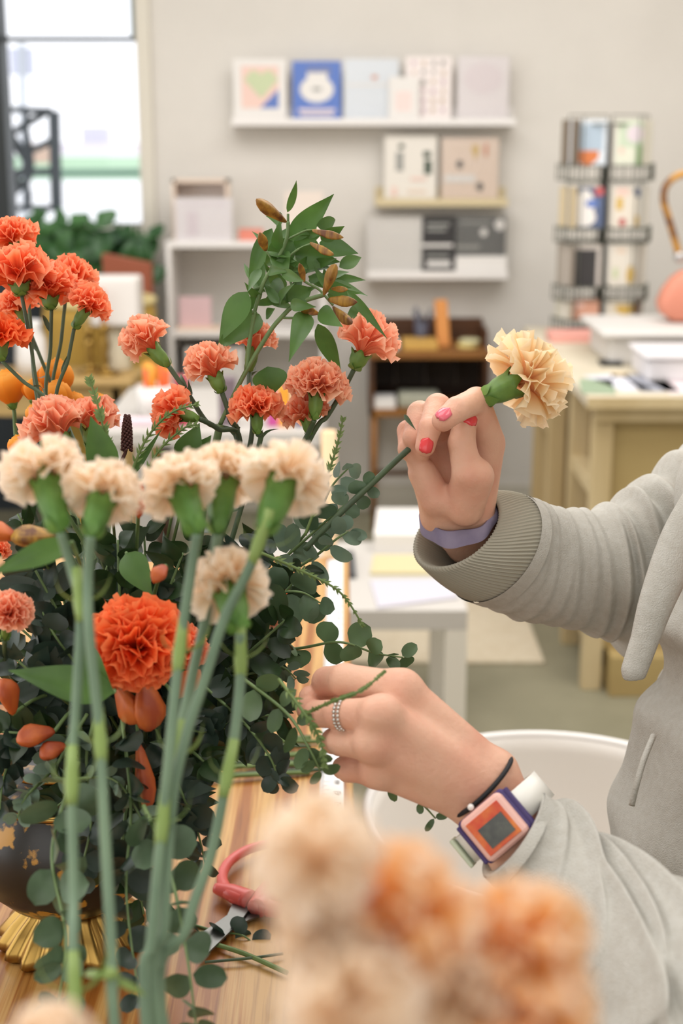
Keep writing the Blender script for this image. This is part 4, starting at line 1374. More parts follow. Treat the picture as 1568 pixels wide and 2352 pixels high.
# --- held carnation
hc = P(1222, 866, 1.10)
hk = P(1098, 922, 1.082)
held = thing('carnation', P(700, 1262, 1.085), 'buff cream carnation held up by its stem in the raised hand', 'flower')
ax = (hc - hk).normalized()
fa = (ax - FW * .28 + UP * .02).normalized()
put(bloom_mesh('soft', 3, C_HELD), 'blossom', held, hc, fa, (.036, .036, .031), 1.0)
calyx(held, P(1108, 916, 1.083), P(1180, 882, 1.09), .0105, CALYX)
MB().tube([P(1110, 915, 1.083), P(1075, 938, 1.087), P(1020, 976, 1.093), P(950, 1022, 1.10), P(860, 1105, 1.09), P(780, 1180, 1.08), P(700, 1262, 1.085)], .0024, 10, smoothn=6).build('stem', STEMDK, held)
lf = MB()
leaf_geo(lf, P(928, 952, 1.102), P(955, 988, 1.092), .0038, (0, -1, 0), .1, .1)
lf.build('leaf', STEMDK, held)


# ------------------------------------------------------------------ alstroemeria bud sprays
def c4(x, y):
    return (400 + x / 2.851, 400 + y / 2.851)


def bud_geo(mb, base, tip, w):
    base, tip = Vector(base), Vector(tip)
    L = (tip - base).length
    M_ = frame_from(tip - base)

    def mod(r, z, an, i):
        return r * (1 + .2 * math.cos(3 * an) + .05 * math.cos(6 * an)), z
    mb.lathe([(w * .1, 0), (w * .22, L * .1), (w * .34, L * .3), (w * .48, L * .55), (w * .46, L * .72), (w * .3, L * .9), (w * .08, L)], base, 18, M_, mod)


random.seed(31)
als = thing('alstroemeria', P(430, 1450, 1.1), 'tall leafy alstroemeria spray with brown-yellow buds rising over the coral carnations', 'flower')
leaves4 = [((740, 250), (800, 40), 34), ((750, 430), (1045, 130), 95), ((930, 335), (1055, 300), 62), ((960, 430), (1115, 340), 60), ((640, 355), (485, 740), 80),
           ((780, 440), (590, 600), 115), ((950, 450), (1205, 520), 85), ((1080, 610), (1225, 545), 60), ((790, 530), (1085, 575), 100), ((690, 520), (745, 700), 90),
           ((480, 770), (290, 1110), 112), ((560, 920), (258, 1165), 118), ((745, 830), (905, 745), 95), ((860, 905), (750, 1230), 92), ((940, 980), (1098, 1332), 82),
           ((950, 890), (1105, 1000), 80), ((1150, 880), (1295, 985), 80), ((1130, 765), (1395, 1080), 42), ((610, 1260), (640, 1450), 150), ((640, 700), (735, 830), 80),
           ((710, 310), (600, 275), 62), ((570, 740), (490, 905), 46), ((780, 470), (960, 400), 60), ((560, 620), (480, 770), 46), ((700, 640), (850, 700), 50), ((760, 850), (930, 870), 56),
           ((600, 930), (660, 880), 46), ((620, 640), (760, 640), 44), ((880, 700), (1010, 650), 40), ((850, 380), (1000, 380), 44), ((1000, 790), (1180, 800), 60)]
fl = MB()
for i, (a, b, w_) in enumerate(leaves4):
    z = 1.085 + random.uniform(-.03, .03)
    z2 = z + random.uniform(-.035, .02)
    leaf_geo(fl, P(*c4(*a), z), P(*c4(*b), z2), m(w_ / 2.851, z) * 1.65, Vector((random.uniform(-.35, .35), -1, random.uniform(-.1, .5))), random.uniform(-.12, .14), random.uniform(.05, .22), nu=12, twist=random.uniform(-.45, .45))
for i in range(52):
    cx_, cy_ = random.choice([(690, 560), (820, 620), (700, 800), (930, 560), (620, 480), (980, 720), (560, 800)])
    a = (cx_ + random.uniform(-60, 60), cy_ + random.uniform(-60, 60))
    an = random.uniform(-2.6, .6)
    L_ = random.uniform(140, 270)
    b = (a[0] + math.cos(an) * L_, a[1] + math.sin(an) * L_)
    z = 1.10 + random.uniform(-.02, .05)
    leaf_geo(fl, P(*c4(*a), z), P(*c4(*b), z + random.uniform(-.03, .03)), m(random.uniform(55, 90) / 2.851, z), Vector((random.uniform(-.6, .6), -1, random.uniform(-.1, .9))), random.uniform(-.1, .14), .12, nu=10, twist=random.uniform(-.5, .5))
fl.build('foliage', LEAF, als)
st = MB()
for pts, r in (([(300, 1640), (360, 1510), (470, 1290), (620, 1040), (700, 940), (800, 850), (980, 790)], 5.5), ([(520, 920), (560, 780), (600, 680), (660, 590), (735, 430), (745, 310)], 4.5),
               ([(470, 1290), (500, 1050), (530, 900)], 5), ([(600, 680), (690, 600), (800, 500), (910, 450)], 3), ([(660, 590), (600, 500)], 2.5), ([(735, 430), (860, 370), (920, 370)], 2.5),
               ([(700, 940), (800, 940), (930, 915)], 3), ([(980, 790), (1020, 830)], 3), ([(980, 790), (1040, 860)], 3), ([(600, 680), (560, 740), (500, 760)], 3), ([(800, 850), (760, 700), (700, 560)], 3),
               ([(745, 310), (745, 260)], 3), ([(800, 640), (850, 700), (940, 750), (980, 790)], 3)):
    st.tube([P(*c4(*q), 1.09) for q in pts], m(r, 1.09) * .5 * 2, 8, smoothn=5)
st.tube([P(*c4(300, 1640), 1.09), P(470, 1150, 1.1), P(430, 1450, 1.1)], .003, 8, smoothn=5)
st.build('stem', STEMGN, als)
for i, (a, b, w_) in enumerate([((732, 312), (538, 165), 80), ((600, 500), (560, 385), 62), ((905, 368), (1105, 415), 52), ((890, 450), (1042, 528), 50), ((980, 790), (1055, 590), 74), ((850, 705), (820, 585), 45),
                                ((1010, 820), (1195, 838), 70), ((1040, 870), (1160, 980), 68), ((945, 915), (820, 858), 66), ((1030, 750), (1135, 755), 40)]):
    q = MB()
    bud_geo(q, P(*c4(*a), 1.07), P(*c4(*b), 1.05), m(w_ / 2.851, 1.07))
    q.build('bud', BUDY, als)

# lower alstroemeria with orange buds
al2 = thing('alstroemeria', P(300, 1700, 1.1), 'orange alstroemeria buds hanging around the largest deep orange carnation', 'flower')
st = MB()
for i, (a, b, w_) in enumerate([((330, 1560), (340, 1680), 76), ((270, 1580), (320, 1660), 60), ((400, 1600), (458, 1540), 50), ((125, 1680), (38, 1702), 52), ((150, 1712), (92, 1738), 44), ((318, 1710), (340, 1860), 44),
                                ((30, 1640), (5, 1560), 52), ((40, 1235), (-30, 1215), 46), ((128, 1230), (25, 1236), 50), ((322, 1105), (318, 1190), 26), ((380, 1300), (352, 1335), 36)]):
    z = .95 if i < 7 else .88
    q = MB()
    bud_geo(q, P(*a, z), P(*b, z - .01), m(w_, z))
    q.build('bud', BUDO if i not in (8,) else BUDY, al2)
    st.tube([P(*a, z), P((a[0] * 2 + 300) / 3, (a[1] * 2 + 1500) / 3, 1.0), P(300, 1600, 1.08)], .0014, 6, smoothn=5)
st.build('stem', STEMGN, al2)

# single broad leaves
random.seed(41)


def broad(name, label, items, mt, z=1.05):
    r = thing(name, P(*items[0][0], z), label, 'leaf')
    for a, b, w_, zz in items:
        q = MB()
        leaf_geo(q, P(*a, zz), P(*b, zz - .01), m(w_, zz), Vector((random.uniform(-.3, .3), -1, .4)), random.uniform(0, .1), .12, nu=12, twist=random.uniform(-.3, .3))
        q.build('blade', mt, r)
    s = MB()
    for a, b, w_, zz in items:
        s.tube([P(*a, zz), P(a[0] * .7 + 90, a[1] * .6 + 600, 1.08)], .0012, 6)
    s.build('stem', STEMGN, r)


broad('lily_leaf', 'pointed green leaf standing beside the grey-green sprig', [((250, 1090), (208, 956), 78, 1.0)], LEAF)
broad('lily_leaf', 'pair of pointed leaves behind the middle cream carnation', [((420, 1060), (458, 972), 70, 1.06), ((440, 1070), (485, 1000), 60, 1.07)], LEAF)
broad('lily_leaf', 'long blurred leaf under the leftmost cream carnation', [((165, 1245), (-25, 1320), 62, .80)], LEAF)
broad('lily_leaf', 'long pointed leaf reaching left from the largest orange carnation', [((262, 1590), (20, 1540), 90, .88), ((180, 1480), (262, 1590), 70, .89)], LEAF)
broad('lily_leaf', 'grey-green leaf above the largest orange carnation', [((290, 1270), (350, 1370), 74, .98), ((120, 1420), (70, 1520), 50, 1.0)], LEAF)
broad('lily_leaf', 'slender arching leaf between the seed spike and the coral carnations', [((300, 1095), (372, 985), 18, 1.06)], LEAF)


# ------------------------------------------------------------------ leafy branches
def smooth_pts(pts, n=6):
    v = [P(*p) for p in pts]
    return crom(v, [1] * len(v), n)[0]


def branch(name, label, pts, mt, n=14, ll=30, lw=24, shape='round', cat='foliage', r=.0014, group=None, droop=.2, smt=None, seed=0, term=True):
    rnd = random.Random(seed + int(pts[0][0]) + int(pts[-1][1]))
    sp = smooth_pts(pts, 10)
    root = thing(name, sp[0], label, cat, group)
    N = len(sp)
    MB().tube(sp, [r * (1 - .6 * i / N) for i in range(N)], 6).build('stem', smt or STEMGN, root)
    q = MB()
    for i in range(n):
        f = .1 + .9 * i / (n - 1)
        j = min(N - 2, int(f * (N - 1)))
        p = sp[j]
        t = (sp[j + 1] - sp[j]).normalized()
        z = (p - CAM).dot(FW)
        for s_ in (-1, 1):
            if i == n - 1 and s_ == 1 and not term:
                continue
            perp = t.cross(Vector((rnd.uniform(-1, 1), -1 + rnd.uniform(-.6, .6), rnd.uniform(-1, 1)))).normalized() * s_
            d = (perp + t * rnd.uniform(.1, .9) + Vector((0, 0, -droop * rnd.random()))).normalized()
            L = m(ll, z) * rnd.uniform(.8, 1.45) * (1 - .35 * f)
            W = m(lw, z) * rnd.uniform(.9, 1.45) * (1 - .3 * f)
            nr = Vector((rnd.uniform(-.8, .8), -1, rnd.uniform(-.5, 1.0)))
            d = (d + FW * rnd.uniform(-.3, .3)).normalized()
            leaf_geo(q, p + d * L * .08, p + d * L, W, nr, rnd.uniform(-.15, .2), rnd.uniform(.02, .16), shape, nu=8)
    q.build('leaves', mt, root)
    return root


B = [
    ('eucalyptus branch trailing over the table left of the scissors', [(330, 1600, 1.0), (400, 1780, .98), (450, 1900, .98), (470, 1980, 1.0)], EUCC, 9, 62, 52),
    ('eucalyptus branch with round leaves under the near cream stems', [(280, 1650, .95), (300, 1850, .92), (290, 2050, .9), (320, 2300, .86)], EUCC, 13, 66, 56),
    ('pale eucalyptus branch in the lower left corner', [(180, 1750, .9), (120, 1950, .86), (150, 2150, .82), (130, 2330, .8)], EUCA, 10, 84, 66),
    ('large-leaved pale eucalyptus branch beside the striped wood at the bottom', [(330, 1850, .9), (390, 2000, .86), (430, 2200, .82), (450, 2360, .8)], EUCA, 8, 92, 70),
    ('blue-grey eucalyptus branch at the left edge by the dark vase', [(170, 1700, 1.0), (110, 1780, .96), (60, 1830, .94), (40, 1880, .94)], EUCB, 10, 52, 26),
    ('dark eucalyptus branch hanging at the far left', [(120, 1600, 1.0), (50, 1700, .98), (10, 1780, .97), (0, 1860, .96)], EUCC, 12, 62, 52),
    ('eucalyptus branch pointing right above the lower hand', [(560, 1500, 1.1), (680, 1490, 1.08), (780, 1475, 1.06), (860, 1500, 1.06), (925, 1510, 1.06)], EUCG, 7, 62, 50),
    ('eucalyptus branch with two big round leaves in the gap below the cream carnations', [(560, 1440, 1.1), (630, 1370, 1.07), (690, 1360, 1.05), (735, 1385, 1.05)], EUCA, 4, 74, 60),
    ('eucalyptus branch rising behind the held stem', [(600, 1330, 1.12), (700, 1240, 1.1), (780, 1170, 1.09), (850, 1115, 1.09)], EUCA, 7, 62, 46),
    ('pale eucalyptus branch rising at the right of the cream carnations', [(640, 1300, 1.12), (720, 1200, 1.11), (760, 1120, 1.1), (800, 1075, 1.1)], EUCB, 6, 60, 40),
    ('pale eucalyptus tip reaching right towards the raised cuff', [(640, 1330, 1.1), (720, 1280, 1.09), (770, 1240, 1.08), (800, 1220, 1.08)], EUCB, 5, 60, 36),
    ('grey-blue eucalyptus branch under the lower hand fingers', [(430, 1560, 1.06), (560, 1550, 1.05), (640, 1530, 1.05), (680, 1560, 1.05)], EUCB, 9, 56, 22),
    ('dark eucalyptus branch hanging over the cut stems', [(450, 1560, 1.02), (560, 1660, 1.0), (620, 1740, .98), (640, 1800, .98)], EUCC, 9, 66, 44),
    ('light green eucalyptus branch hanging below the lower hand', [(560, 1560, .98), (660, 1640, .95), (710, 1720, .93), (735, 1770, .93)], EUCG, 6, 66, 36),
    ('eucalyptus sprig hanging beneath the wrist over the white bin', [(780, 1720, .99), (880, 1790, .98), (960, 1840, .97), (1000, 1880, .97)], EUCG, 4, 44, 20),
    ('small dark eucalyptus sprig lying near the scissors blades', [(430, 2120, 1.2), (500, 2140, 1.19), (560, 2150, 1.18), (600, 2190, 1.18)], EUCC, 5, 56, 46),
    ('dark eucalyptus branch in the heart of the bouquet', [(300, 1700, 1.05), (380, 1480, 1.02), (480, 1330, 1.02), (600, 1250, 1.05)], EUCC, 12, 70, 56),
    ('dark eucalyptus branch left of the largest orange carnation', [(300, 1720, 1.05), (200, 1560, 1.0), (120, 1450, .98), (60, 1320, 1.0)], EUCC, 12, 70, 56),
    ('dark eucalyptus branch just behind the near left stems', [(280, 1750, 1.05), (240, 1560, 1.03), (220, 1400, 1.03), (260, 1260, 1.05)], EUCC, 12, 72, 58),
    ('dark eucalyptus branch low in the bouquet centre', [(300, 1560, 1.05), (380, 1650, 1.0), (470, 1680, 1.0), (560, 1640, 1.0)], EUCC, 12, 66, 50),
    ('dark eucalyptus branch hanging straight down over the vase', [(250, 1560, 1.0), (200, 1720, .97), (210, 1880, .95), (180, 2020, .94)], EUCC, 13, 66, 54),
    ('blue-grey eucalyptus branch crossing behind the near stems', [(200, 1640, .98), (130, 1780, .95), (260, 1790, .93), (330, 1890, .92)], EUCB, 11, 56, 30),
]
for i, (lb, pts, mt, n, ll, lw) in enumerate(B):
    branch('eucalyptus_branch', lb, pts, mt, n, ll, lw, seed=i)
# dense dark leafy stems filling the bouquet's heart
G = [((300, 1720), (40, 1180), 'behind the left cream carnations'), ((310, 1720), (180, 1190), 'between the two left cream stems'), ((330, 1720), (330, 1210), 'under the arching sprigs'),
     ((340, 1720), (460, 1210), 'under the middle cream carnation'), ((350, 1720), (600, 1230), 'under the tallest cream carnation'), ((360, 1720), (700, 1300), 'near the held stem'),
     ((300, 1740), (0, 1400), 'at the left edge, middle height'), ((300, 1750), (0, 1560), 'at the left edge below the peach bloom'),
     ((380, 1740), (650, 1480), 'right of the big orange carnation'), ((380, 1740), (640, 1600), 'reaching to the lower hand'), ((350, 1760), (520, 1420), 'above the big orange carnation, right'),
     ((300, 1760), (120, 1860), 'over the patterned vase'), ((330, 1760), (420, 1850), 'drooping at the centre'), ((320, 1720), (240, 1330), 'above the big orange carnation, left'),
     ((320, 1720), (400, 1330), 'behind the lower cream carnation'), ((300, 1740), (130, 1320), 'behind the long blurred leaf'), ((300, 1700), (80, 1480), 'behind the long pointed leaf'),
     ((330, 1720), (90, 1650), 'behind the orange bud pair'), ((360, 1720), (480, 1560), 'right beside the big orange carnation')]
for i, (a, b, lb) in enumerate(G):
    zz = 1.12 + .03 * math.sin(i * 2.1)
    branch('ruscus_stem', 'dark glossy green leafy stem ' + lb, [(a[0], a[1], 1.12), ((a[0] + b[0]) / 2 + random.uniform(-30, 30), (a[1] + b[1]) / 2, zz), (b[0], b[1], zz - .01)],
           LEAFDK, 15, 92, 46, 'lance', seed=50 + i, r=.0018)


G2 = [((260, 1640), (60, 1270), 1.0, 'rising behind the leftmost near stem'), ((300, 1640), (270, 1240), 1.01, 'rising between the two left near stems'), ((360, 1620), (420, 1270), 1.02, 'rising behind the middle near stems'),
      ((420, 1600), (560, 1300), 1.04, 'behind the lower cream carnation'), ((440, 1620), (660, 1420), 1.05, 'reaching right under the two round leaves'), ((420, 1660), (640, 1640), 1.02, 'reaching to the fingers of the lower hand'),
      ((240, 1680), (20, 1500), .99, 'reaching left over the pointed leaf'), ((240, 1700), (-10, 1680), .98, 'reaching left beside the orange bud pair'), 
      ((300, 1740), (270, 2010), .97, 'drooping between the near stems'), ((340, 1720), (400, 1930), .98, 'drooping left of the bare wood'),
      ((380, 1690), (480, 1760), 1.0, 'drooping over the cut stems'), ((300, 1600), (160, 1330), 1.02, 'behind the long blurred leaf'), ((340, 1580), (350, 1330), 1.03, 'straight up behind the largest orange carnation'),
      ((330, 1740), (330, 2100), .99, 'hanging lowest beside the brass foot')]
for i, (a, b, zz, lb) in enumerate(G2):
    branch('leafy_stem', 'dark matt green leafy stem ' + lb, [(a[0], a[1], 1.06), ((a[0] + b[0]) / 2 + random.uniform(-30, 30), (a[1] + b[1]) / 2, zz), (b[0], b[1], zz - .01)],
           LEAFDK if i % 3 else EUCC, 13, 108, 56, 'round' if i % 4 == 0 else 'lance', seed=90 + i, r=.0018)


def sprig(label, pts, n=18, ln=26, mt=SPRIG, w_=6, name='wax_sprig'):
    sp = smooth_pts(pts, 10)
    root = thing(name, sp[0], label, 'foliage')
    N = len(sp)
    MB().tube(sp, [.0012 * (1 - .5 * i / N) for i in range(N)], 6).build('stem', mt, root)
    q = MB()
    rnd = random.Random(int(pts[0][0]))
    for i in range(n):
        f = .15 + .85 * i / (n - 1)
        j = min(N - 2, int(f * (N - 1)))
        p = sp[j]
        t = (sp[j + 1] - sp[j]).normalized()
        z = (p - CAM).dot(FW)
        pr = t.cross(FW).normalized()
        for s_ in (-1, 1):
            d = (t * 1.1 + pr * s_ * .8 + FW * rnd.uniform(-.4, .4)).normalized()
            L = m(ln, z) * (1 - .55 * f) * rnd.uniform(.8, 1.15)
            leaf_geo(q, p, p + d * L, m(w_, z), Vector((0, -1, .5)) + rv(.3), .08, .1, nu=5)
    q.build('leaves', mt, root)
    return root


sprig('grey-green needle-leaved sprig standing in front of the amber roses', [(275, 1180, 1.0), (250, 1060, 1.0), (232, 960, 1.0), (205, 868, 1.0)], 20, 40, w_=9)
sprig('arching thin sprig crossing the coral-red carnation', [(300, 1090, 1.03), (335, 1010, 1.03), (390, 950, 1.02), (455, 928, 1.02)], 16, 26)
sprig('second arching thin sprig below the first', [(330, 1100, 1.05), (365, 1035, 1.05), (420, 985, 1.05), (450, 975, 1.05)], 11, 26)
sprig('thin sprig rising at the right of the tallest cream carnation', [(700, 1230, 1.08), (745, 1110, 1.08), (772, 1030, 1.08), (788, 960, 1.08)], 16, 26)
sprig('thin sprig bending down across the pale side table', [(600, 1270, 1.0), (690, 1310, 1.0), (780, 1360, 1.0), (835, 1440, 1.0)], 18, 20)
sprig('curved sprig lying over the back of the lower hand', [(700, 1640, .93), (760, 1612, .885), (830, 1585, .885), (885, 1540, .89)], 22, 14, w_=9)
sprig('fern-like sprig hanging from the lower hand over the leaves', [(640, 1560, .93), (700, 1640, .9), (735, 1700, .9), (745, 1760, .9)], 16, 30, w_=8)
ss = thing('seed_spike', P(272, 1075, 1.04), 'dark red-brown seed spike standing left of the coral-red carnation', 'seed head')
q = MB()
random.seed(8)
a, b = P(291, 1035, 1.04), P(292, 953, 1.04)
for i in range(120):
    f = i / 120
    c = a * (1 - f) + b * f
    an = i * 2.4
    rr = m(11, 1.04) * (1 - .6 * f ** 3)
    q.ball(c + RT * math.cos(an) * rr + FW * math.sin(an) * rr, .0012, 6)
q.build('seeds', SEED, ss)
MB().tube([P(270, 1160, 1.05), P(274, 1075, 1.04), P(290, 1030, 1.04), b], .0013, 8, smoothn=4).build('stem', SEED, ss)

# cut stems lying on the table
random.seed(9)
for i in range(11):
    y = 1690 + i * 10
    a = PZ(310 + random.uniform(-30, 30), y + 14 + random.uniform(-8, 14), ZTAB + .004)
    b = PZ(735 + random.uniform(-25, 10), y + random.uniform(-18, 6), ZTAB + .004)
    mid = (a + b) / 2 + Vector((0, random.uniform(-.004, .004), .003))
    dk = i % 3 == 0
    MB().tube([a, mid, b], .0024, 8, smoothn=5).build('cut_stem', STEMDK if dk else SPRIG,
                                                      label=('dark' if dk else 'light green') + ' cut stem lying among the pile of stems on the worktable', cat='stem',
                                                      group=('dark' if dk else 'light green') + ' cut stems piled on the worktable')
# small twig by scissors
MB().tube([PZ(480, 2165, ZTAB + .004), PZ(560, 2190, ZTAB + .005), PZ(660, 2235, ZTAB + .004)], .002, 8, smoothn=5).build('twig', SPRIG, label='pale green twig lying below the scissors on the worktable', cat='twig')
MB().tube([PZ(470, 2210, ZTAB + .004), PZ(580, 2200, ZTAB + .005), PZ(650, 2190, ZTAB + .004)], .0012, 8, smoothn=5).build('twig', STEMDK, label='thin dark twig crossing the pale green one below the scissors', cat='twig')

# ------------------------------------------------------------------ vase
vs = thing('vase', (VB[0], VB[1], ZTAB + .0005), 'dark ornate vase with gold scrollwork on a fluted brass foot, behind the leaves', 'vase')
vb = Vector((VB[0], VB[1], ZTAB + .0005))


def flute(r, z, an, i):
    return r * (1 + .06 * math.cos(18 * an)), z


MB().lathe([(.001, 0), (.056, 0), (.060, .004), (.058, .01), (.048, .022), (.038, .032), (.034, .04), (.001, .04)], vb, 108, None, flute).build('foot', BRASS, vs)
vm = mat('vase_black_gold', (26, 24, 20), .35, (170, 124, 44), 60, lo=.56, hi=.62, detail=5)
MB().lathe([(.001, .04), (.034, .04), (.055, .048), (.074, .068), (.08, .09), (.076, .115), (.062, .14), (.05, .155), (.056, .168), (.052, .168), (.044, .15), (.001, .145)], vb, 48).build('body', vm, vs)
for zz, rr in ((.044, .044), (.14, .064), (.168, .056)):
    MB().tube([vb + Vector((math.cos(k * math.pi / 20) * rr, math.sin(k * math.pi / 20) * rr, zz)) for k in range(41)], .003, 8).build('gold_band', BRASS, vs)
# brass shallow dish near vase
bd = Vector((PZ(170, 2110, ZTAB).x, PZ(170, 2110, ZTAB).y, ZTAB + .0005))

# ------------------------------------------------------------------ scissors
sz = ZTAB + .011
sc = thing('scissors', PZ(560, 2090, ZTAB), 'red-handled scissors lying on the striped worktable', 'scissors')
REDP = mat('scissor_red', (204, 84, 76), .35)


def tz(pts, z=sz):
    return [PZ(x, y, z) for x, y in pts]


h1 = MB()
h1.tube(tz([(560, 2066), (524, 2050), (510, 2015), (528, 1978), (575, 1950), (640, 1938), (705, 1945), (738, 1972), (715, 2000), (668, 2000), (630, 2025), (605, 2055), (585, 2085)]), [.007, .006, .0048, .0045, .0045, .0045, .0045, .0048, .005, .0055, .0065, .0075, .007], 12, smoothn=6)
h1.tube(tz([(575, 2068), (530, 2050), (494, 2040)]), [.009, .0075, .0045], 12, smoothn=4)
h1.build('handle', REDP, sc)
h2 = MB()
h2.tube(tz([(592, 2086), (630, 2062), (680, 2036), (740, 2015), (800, 2020), (820, 2060), (790, 2100), (720, 2110), (660, 2095), (615, 2085)]), [.0085, .009, .0065, .005, .005, .005, .005, .005, .0065, .008], 12, smoothn=6)
h2.build('handle', REDP, sc)
STEEL = mat('steel', (120, 120, 116), .4, metal=.9)
for (pts, zz) in (([(585, 2062), (540, 2066), (520, 2110), (455, 2190), (475, 2195), (552, 2120), (570, 2095)], ZTAB + .006), ([(600, 2090), (560, 2080), (530, 2100), (430, 2170), (440, 2182), (540, 2130), (600, 2105)], ZTAB + .003)):
    Q = tz(pts, zz)
    n = len(Q)
    MB().add([tuple(p) for p in Q] + [(p.x, p.y, p.z + .0018) for p in Q], [tuple(range(n - 1, -1, -1)), tuple(range(n, 2 * n))] + [(i, (i + 1) % n, n + (i + 1) % n, n + i) for i in range(n)]).build('blade', STEEL, sc, smooth=False)
MB().lathe([(.001, 0), (.008, 0), (.008, .003), (.006, .005), (.001, .005)], PZ(545, 2085, ZTAB) + Vector((0, 0, .008)), 20).build('pivot', REDP, sc)


# ------------------------------------------------------------------ implicit body
def nets(f, lo, hi, h):
    lo = np.array(lo)
    hi = np.array(hi)
    N = np.ceil((hi - lo) / h).astype(int) + 1
    xs = [lo[i] + h * np.arange(N[i]) for i in range(3)]
    D = np.empty(tuple(N), np.float32)
    for ix in range(0, N[0], 16):
        X, Y, Z = np.meshgrid(xs[0][ix:ix + 16], xs[1], xs[2], indexing='ij')
        D[ix:ix + 16] = f(np.stack([X, Y, Z], -1).astype(np.float32))
    S = D < 0
    c = [(0, 0, 0), (1, 0, 0), (0, 1, 0), (1, 1, 0), (0, 0, 1), (1, 0, 1), (0, 1, 1), (1, 1, 1)]
    n0, n1, n2 = N - 1
    cnt = np.zeros((n0, n1, n2), np.int8)
    for a in c:
        cnt += S[a[0]:a[0] + n0, a[1]:a[1] + n1, a[2]:a[2] + n2]
    act = (cnt > 0) & (cnt < 8)
    idx = -np.ones((n0, n1, n2), np.int64)
    I = np.argwhere(act)
    idx[act] = np.arange(len(I))
    acc = np.zeros((len(I), 3))
    w_ = np.zeros(len(I))
    for a in c:
        for ax in range(3):
            if a[ax]:
                continue
            b = list(a)
            b[ax] = 1
            da = D[I[:, 0] + a[0], I[:, 1] + a[1], I[:, 2] + a[2]]
            db = D[I[:, 0] + b[0], I[:, 1] + b[1], I[:, 2] + b[2]]
            mk = (da < 0) != (db < 0)
            t = np.where(mk, da / np.where(mk, da - db, 1), 0)
            p = np.array(a)[None, :] + np.zeros((len(I), 3))
            p[:, ax] += t
            acc += p * mk[:, None]
            w_ += mk
    V = lo + (I + acc / w_[:, None]) * h
    F = []
    for ax in range(3):
        u, v = (ax + 1) % 3, (ax + 2) % 3
        sl0 = [slice(None)] * 3
        sl1 = [slice(None)] * 3
        sl0[ax] = slice(0, -1)
        sl1[ax] = slice(1, None)
        A = S[tuple(sl0)]
        Bm = S[tuple(sl1)]
        E = np.argwhere(A != Bm)
        ok = (E[:, u] > 0) & (E[:, v] > 0) & (E[:, u] < N[u] - 1) & (E[:, v] < N[v] - 1)
        E = E[ok]
        sgn = A[E[:, 0], E[:, 1], E[:, 2]]
        q = []
        for du, dv in ((0, 0), (1, 0), (1, 1), (0, 1)):
            e = E.copy()
            e[:, u] -= du
            e[:, v] -= dv
            q.append(idx[e[:, 0], e[:, 1], e[:, 2]])
        q = np.stack(q, 1)
        q[~sgn] = q[~sgn][:, ::-1]
        F.append(q)
    return V, np.concatenate(F)


def cap(p, a, b, ra, rb):
    a = np.array(a, np.float32)
    b = np.array(b, np.float32)
    ab = b - a
    pa = p - a
    t = np.clip((pa @ ab) / max(float(ab @ ab), 1e-9), 0, 1)
    return np.linalg.norm(pa - t[..., None] * ab, axis=-1) - (ra + (rb - ra) * t)


def smin(a, b, k):
    h = np.clip(.5 + .5 * (b - a) / k, 0, 1)
    return b * (1 - h) + a * h - k * h * (1 - h)


def pr(t):
    """(px,py,z,rpx) -> point, radius"""
    return P(t[0], t[1], t[2]), m(t[3], t[2])


def chain(p, pts, k=.003):
    d = None
    for a, b in zip(pts[:-1], pts[1:]):
        (A, ra), (Bq, rb) = pr(a), pr(b)
        c = cap(p, A, Bq, ra, rb)
        d = c if d is None else smin(d, c, k)
    return d


def hand_sdf(palm, fingers, kp=.009, kf=.006):
    def f(p):
        d = None
        for seg in palm:
            c = chain(p, seg)
            d = c if d is None else smin(d, c, kp)
        out = d
        res = None
        for fg in fingers:
            q = smin(d, chain(p, fg, .002), kf)
            res = q if res is None else smin(res, q, .0012)
        return res
    return f


RH_palm = [[(1092, 1185, 1.135, 40), (1118, 1030, 1.125, 38)], [(1062, 1190, 1.14, 42), (1072, 1010, 1.145, 38)], [(1030, 1190, 1.14, 42), (1018, 1020, 1.15, 36)],
           [(1008, 1182, 1.13, 38), (968, 1058, 1.135, 33)], [(1003, 1150, 1.115, 36), (970, 1085, 1.115, 32)], [(1068, 1165, 1.11, 42), (1090, 1095, 1.095, 43)],
           [(1022, 1190, 1.135, 48), (1068, 1250, 1.165, 42), (1200, 1310, 1.22, 60)], [(1070, 1190, 1.135, 48), (1118, 1250, 1.17, 46), (1200, 1330, 1.22, 60)]]
RH_f = [[(1120, 1012, 1.122, 38), (1094, 920, 1.090, 31), (1050, 940, 1.068, 29.5), (1017, 966, 1.060, 26)],
        [(1072, 990, 1.145, 36), (1005, 934, 1.108, 30), (986, 985, 1.086, 26), (976, 1026, 1.084, 23.5)],
        [(1020, 1000, 1.15, 34), (964, 950, 1.118, 29), (950, 1005, 1.10, 25), (966, 1040, 1.105, 22)],
        [(970, 1045, 1.14, 31), (937, 990, 1.122, 25), (936, 1032, 1.108, 22), (958, 1058, 1.11, 20)],
        [(1066, 1150, 1.115, 38), (1074, 1088, 1.09, 36), (1060, 1018, 1.09, 31.5), (1068, 965, 1.094, 27)]]
LH_palm = [[(1128, 1768, .945, 44), (925, 1588, .94, 42)], [(1105, 1798, .935, 46), (880, 1645, .918, 42)], [(1085, 1822, .935, 44), (862, 1712, .92, 38)],
           [(1065, 1842, .94, 42), (872, 1772, .935, 33)], [(1140, 1778, .945, 50), (1205, 1900, .935, 44)], [(1080, 1838, .945, 50), (1150, 1940, .935, 44)],
           [(918, 1583, .939, 41), (908, 1581, .939, 39)], [(874, 1640, .911, 40), (862, 1641, .910, 39)], [(858, 1710, .913, 36), (848, 1709, .913, 35)], [(868, 1772, .93, 33), (858, 1771, .93, 32)],
           [(1060, 1740, .965, 46), (960, 1650, .975, 44)], [(960, 1700, .945, 48), (1050, 1780, .945, 52)]]
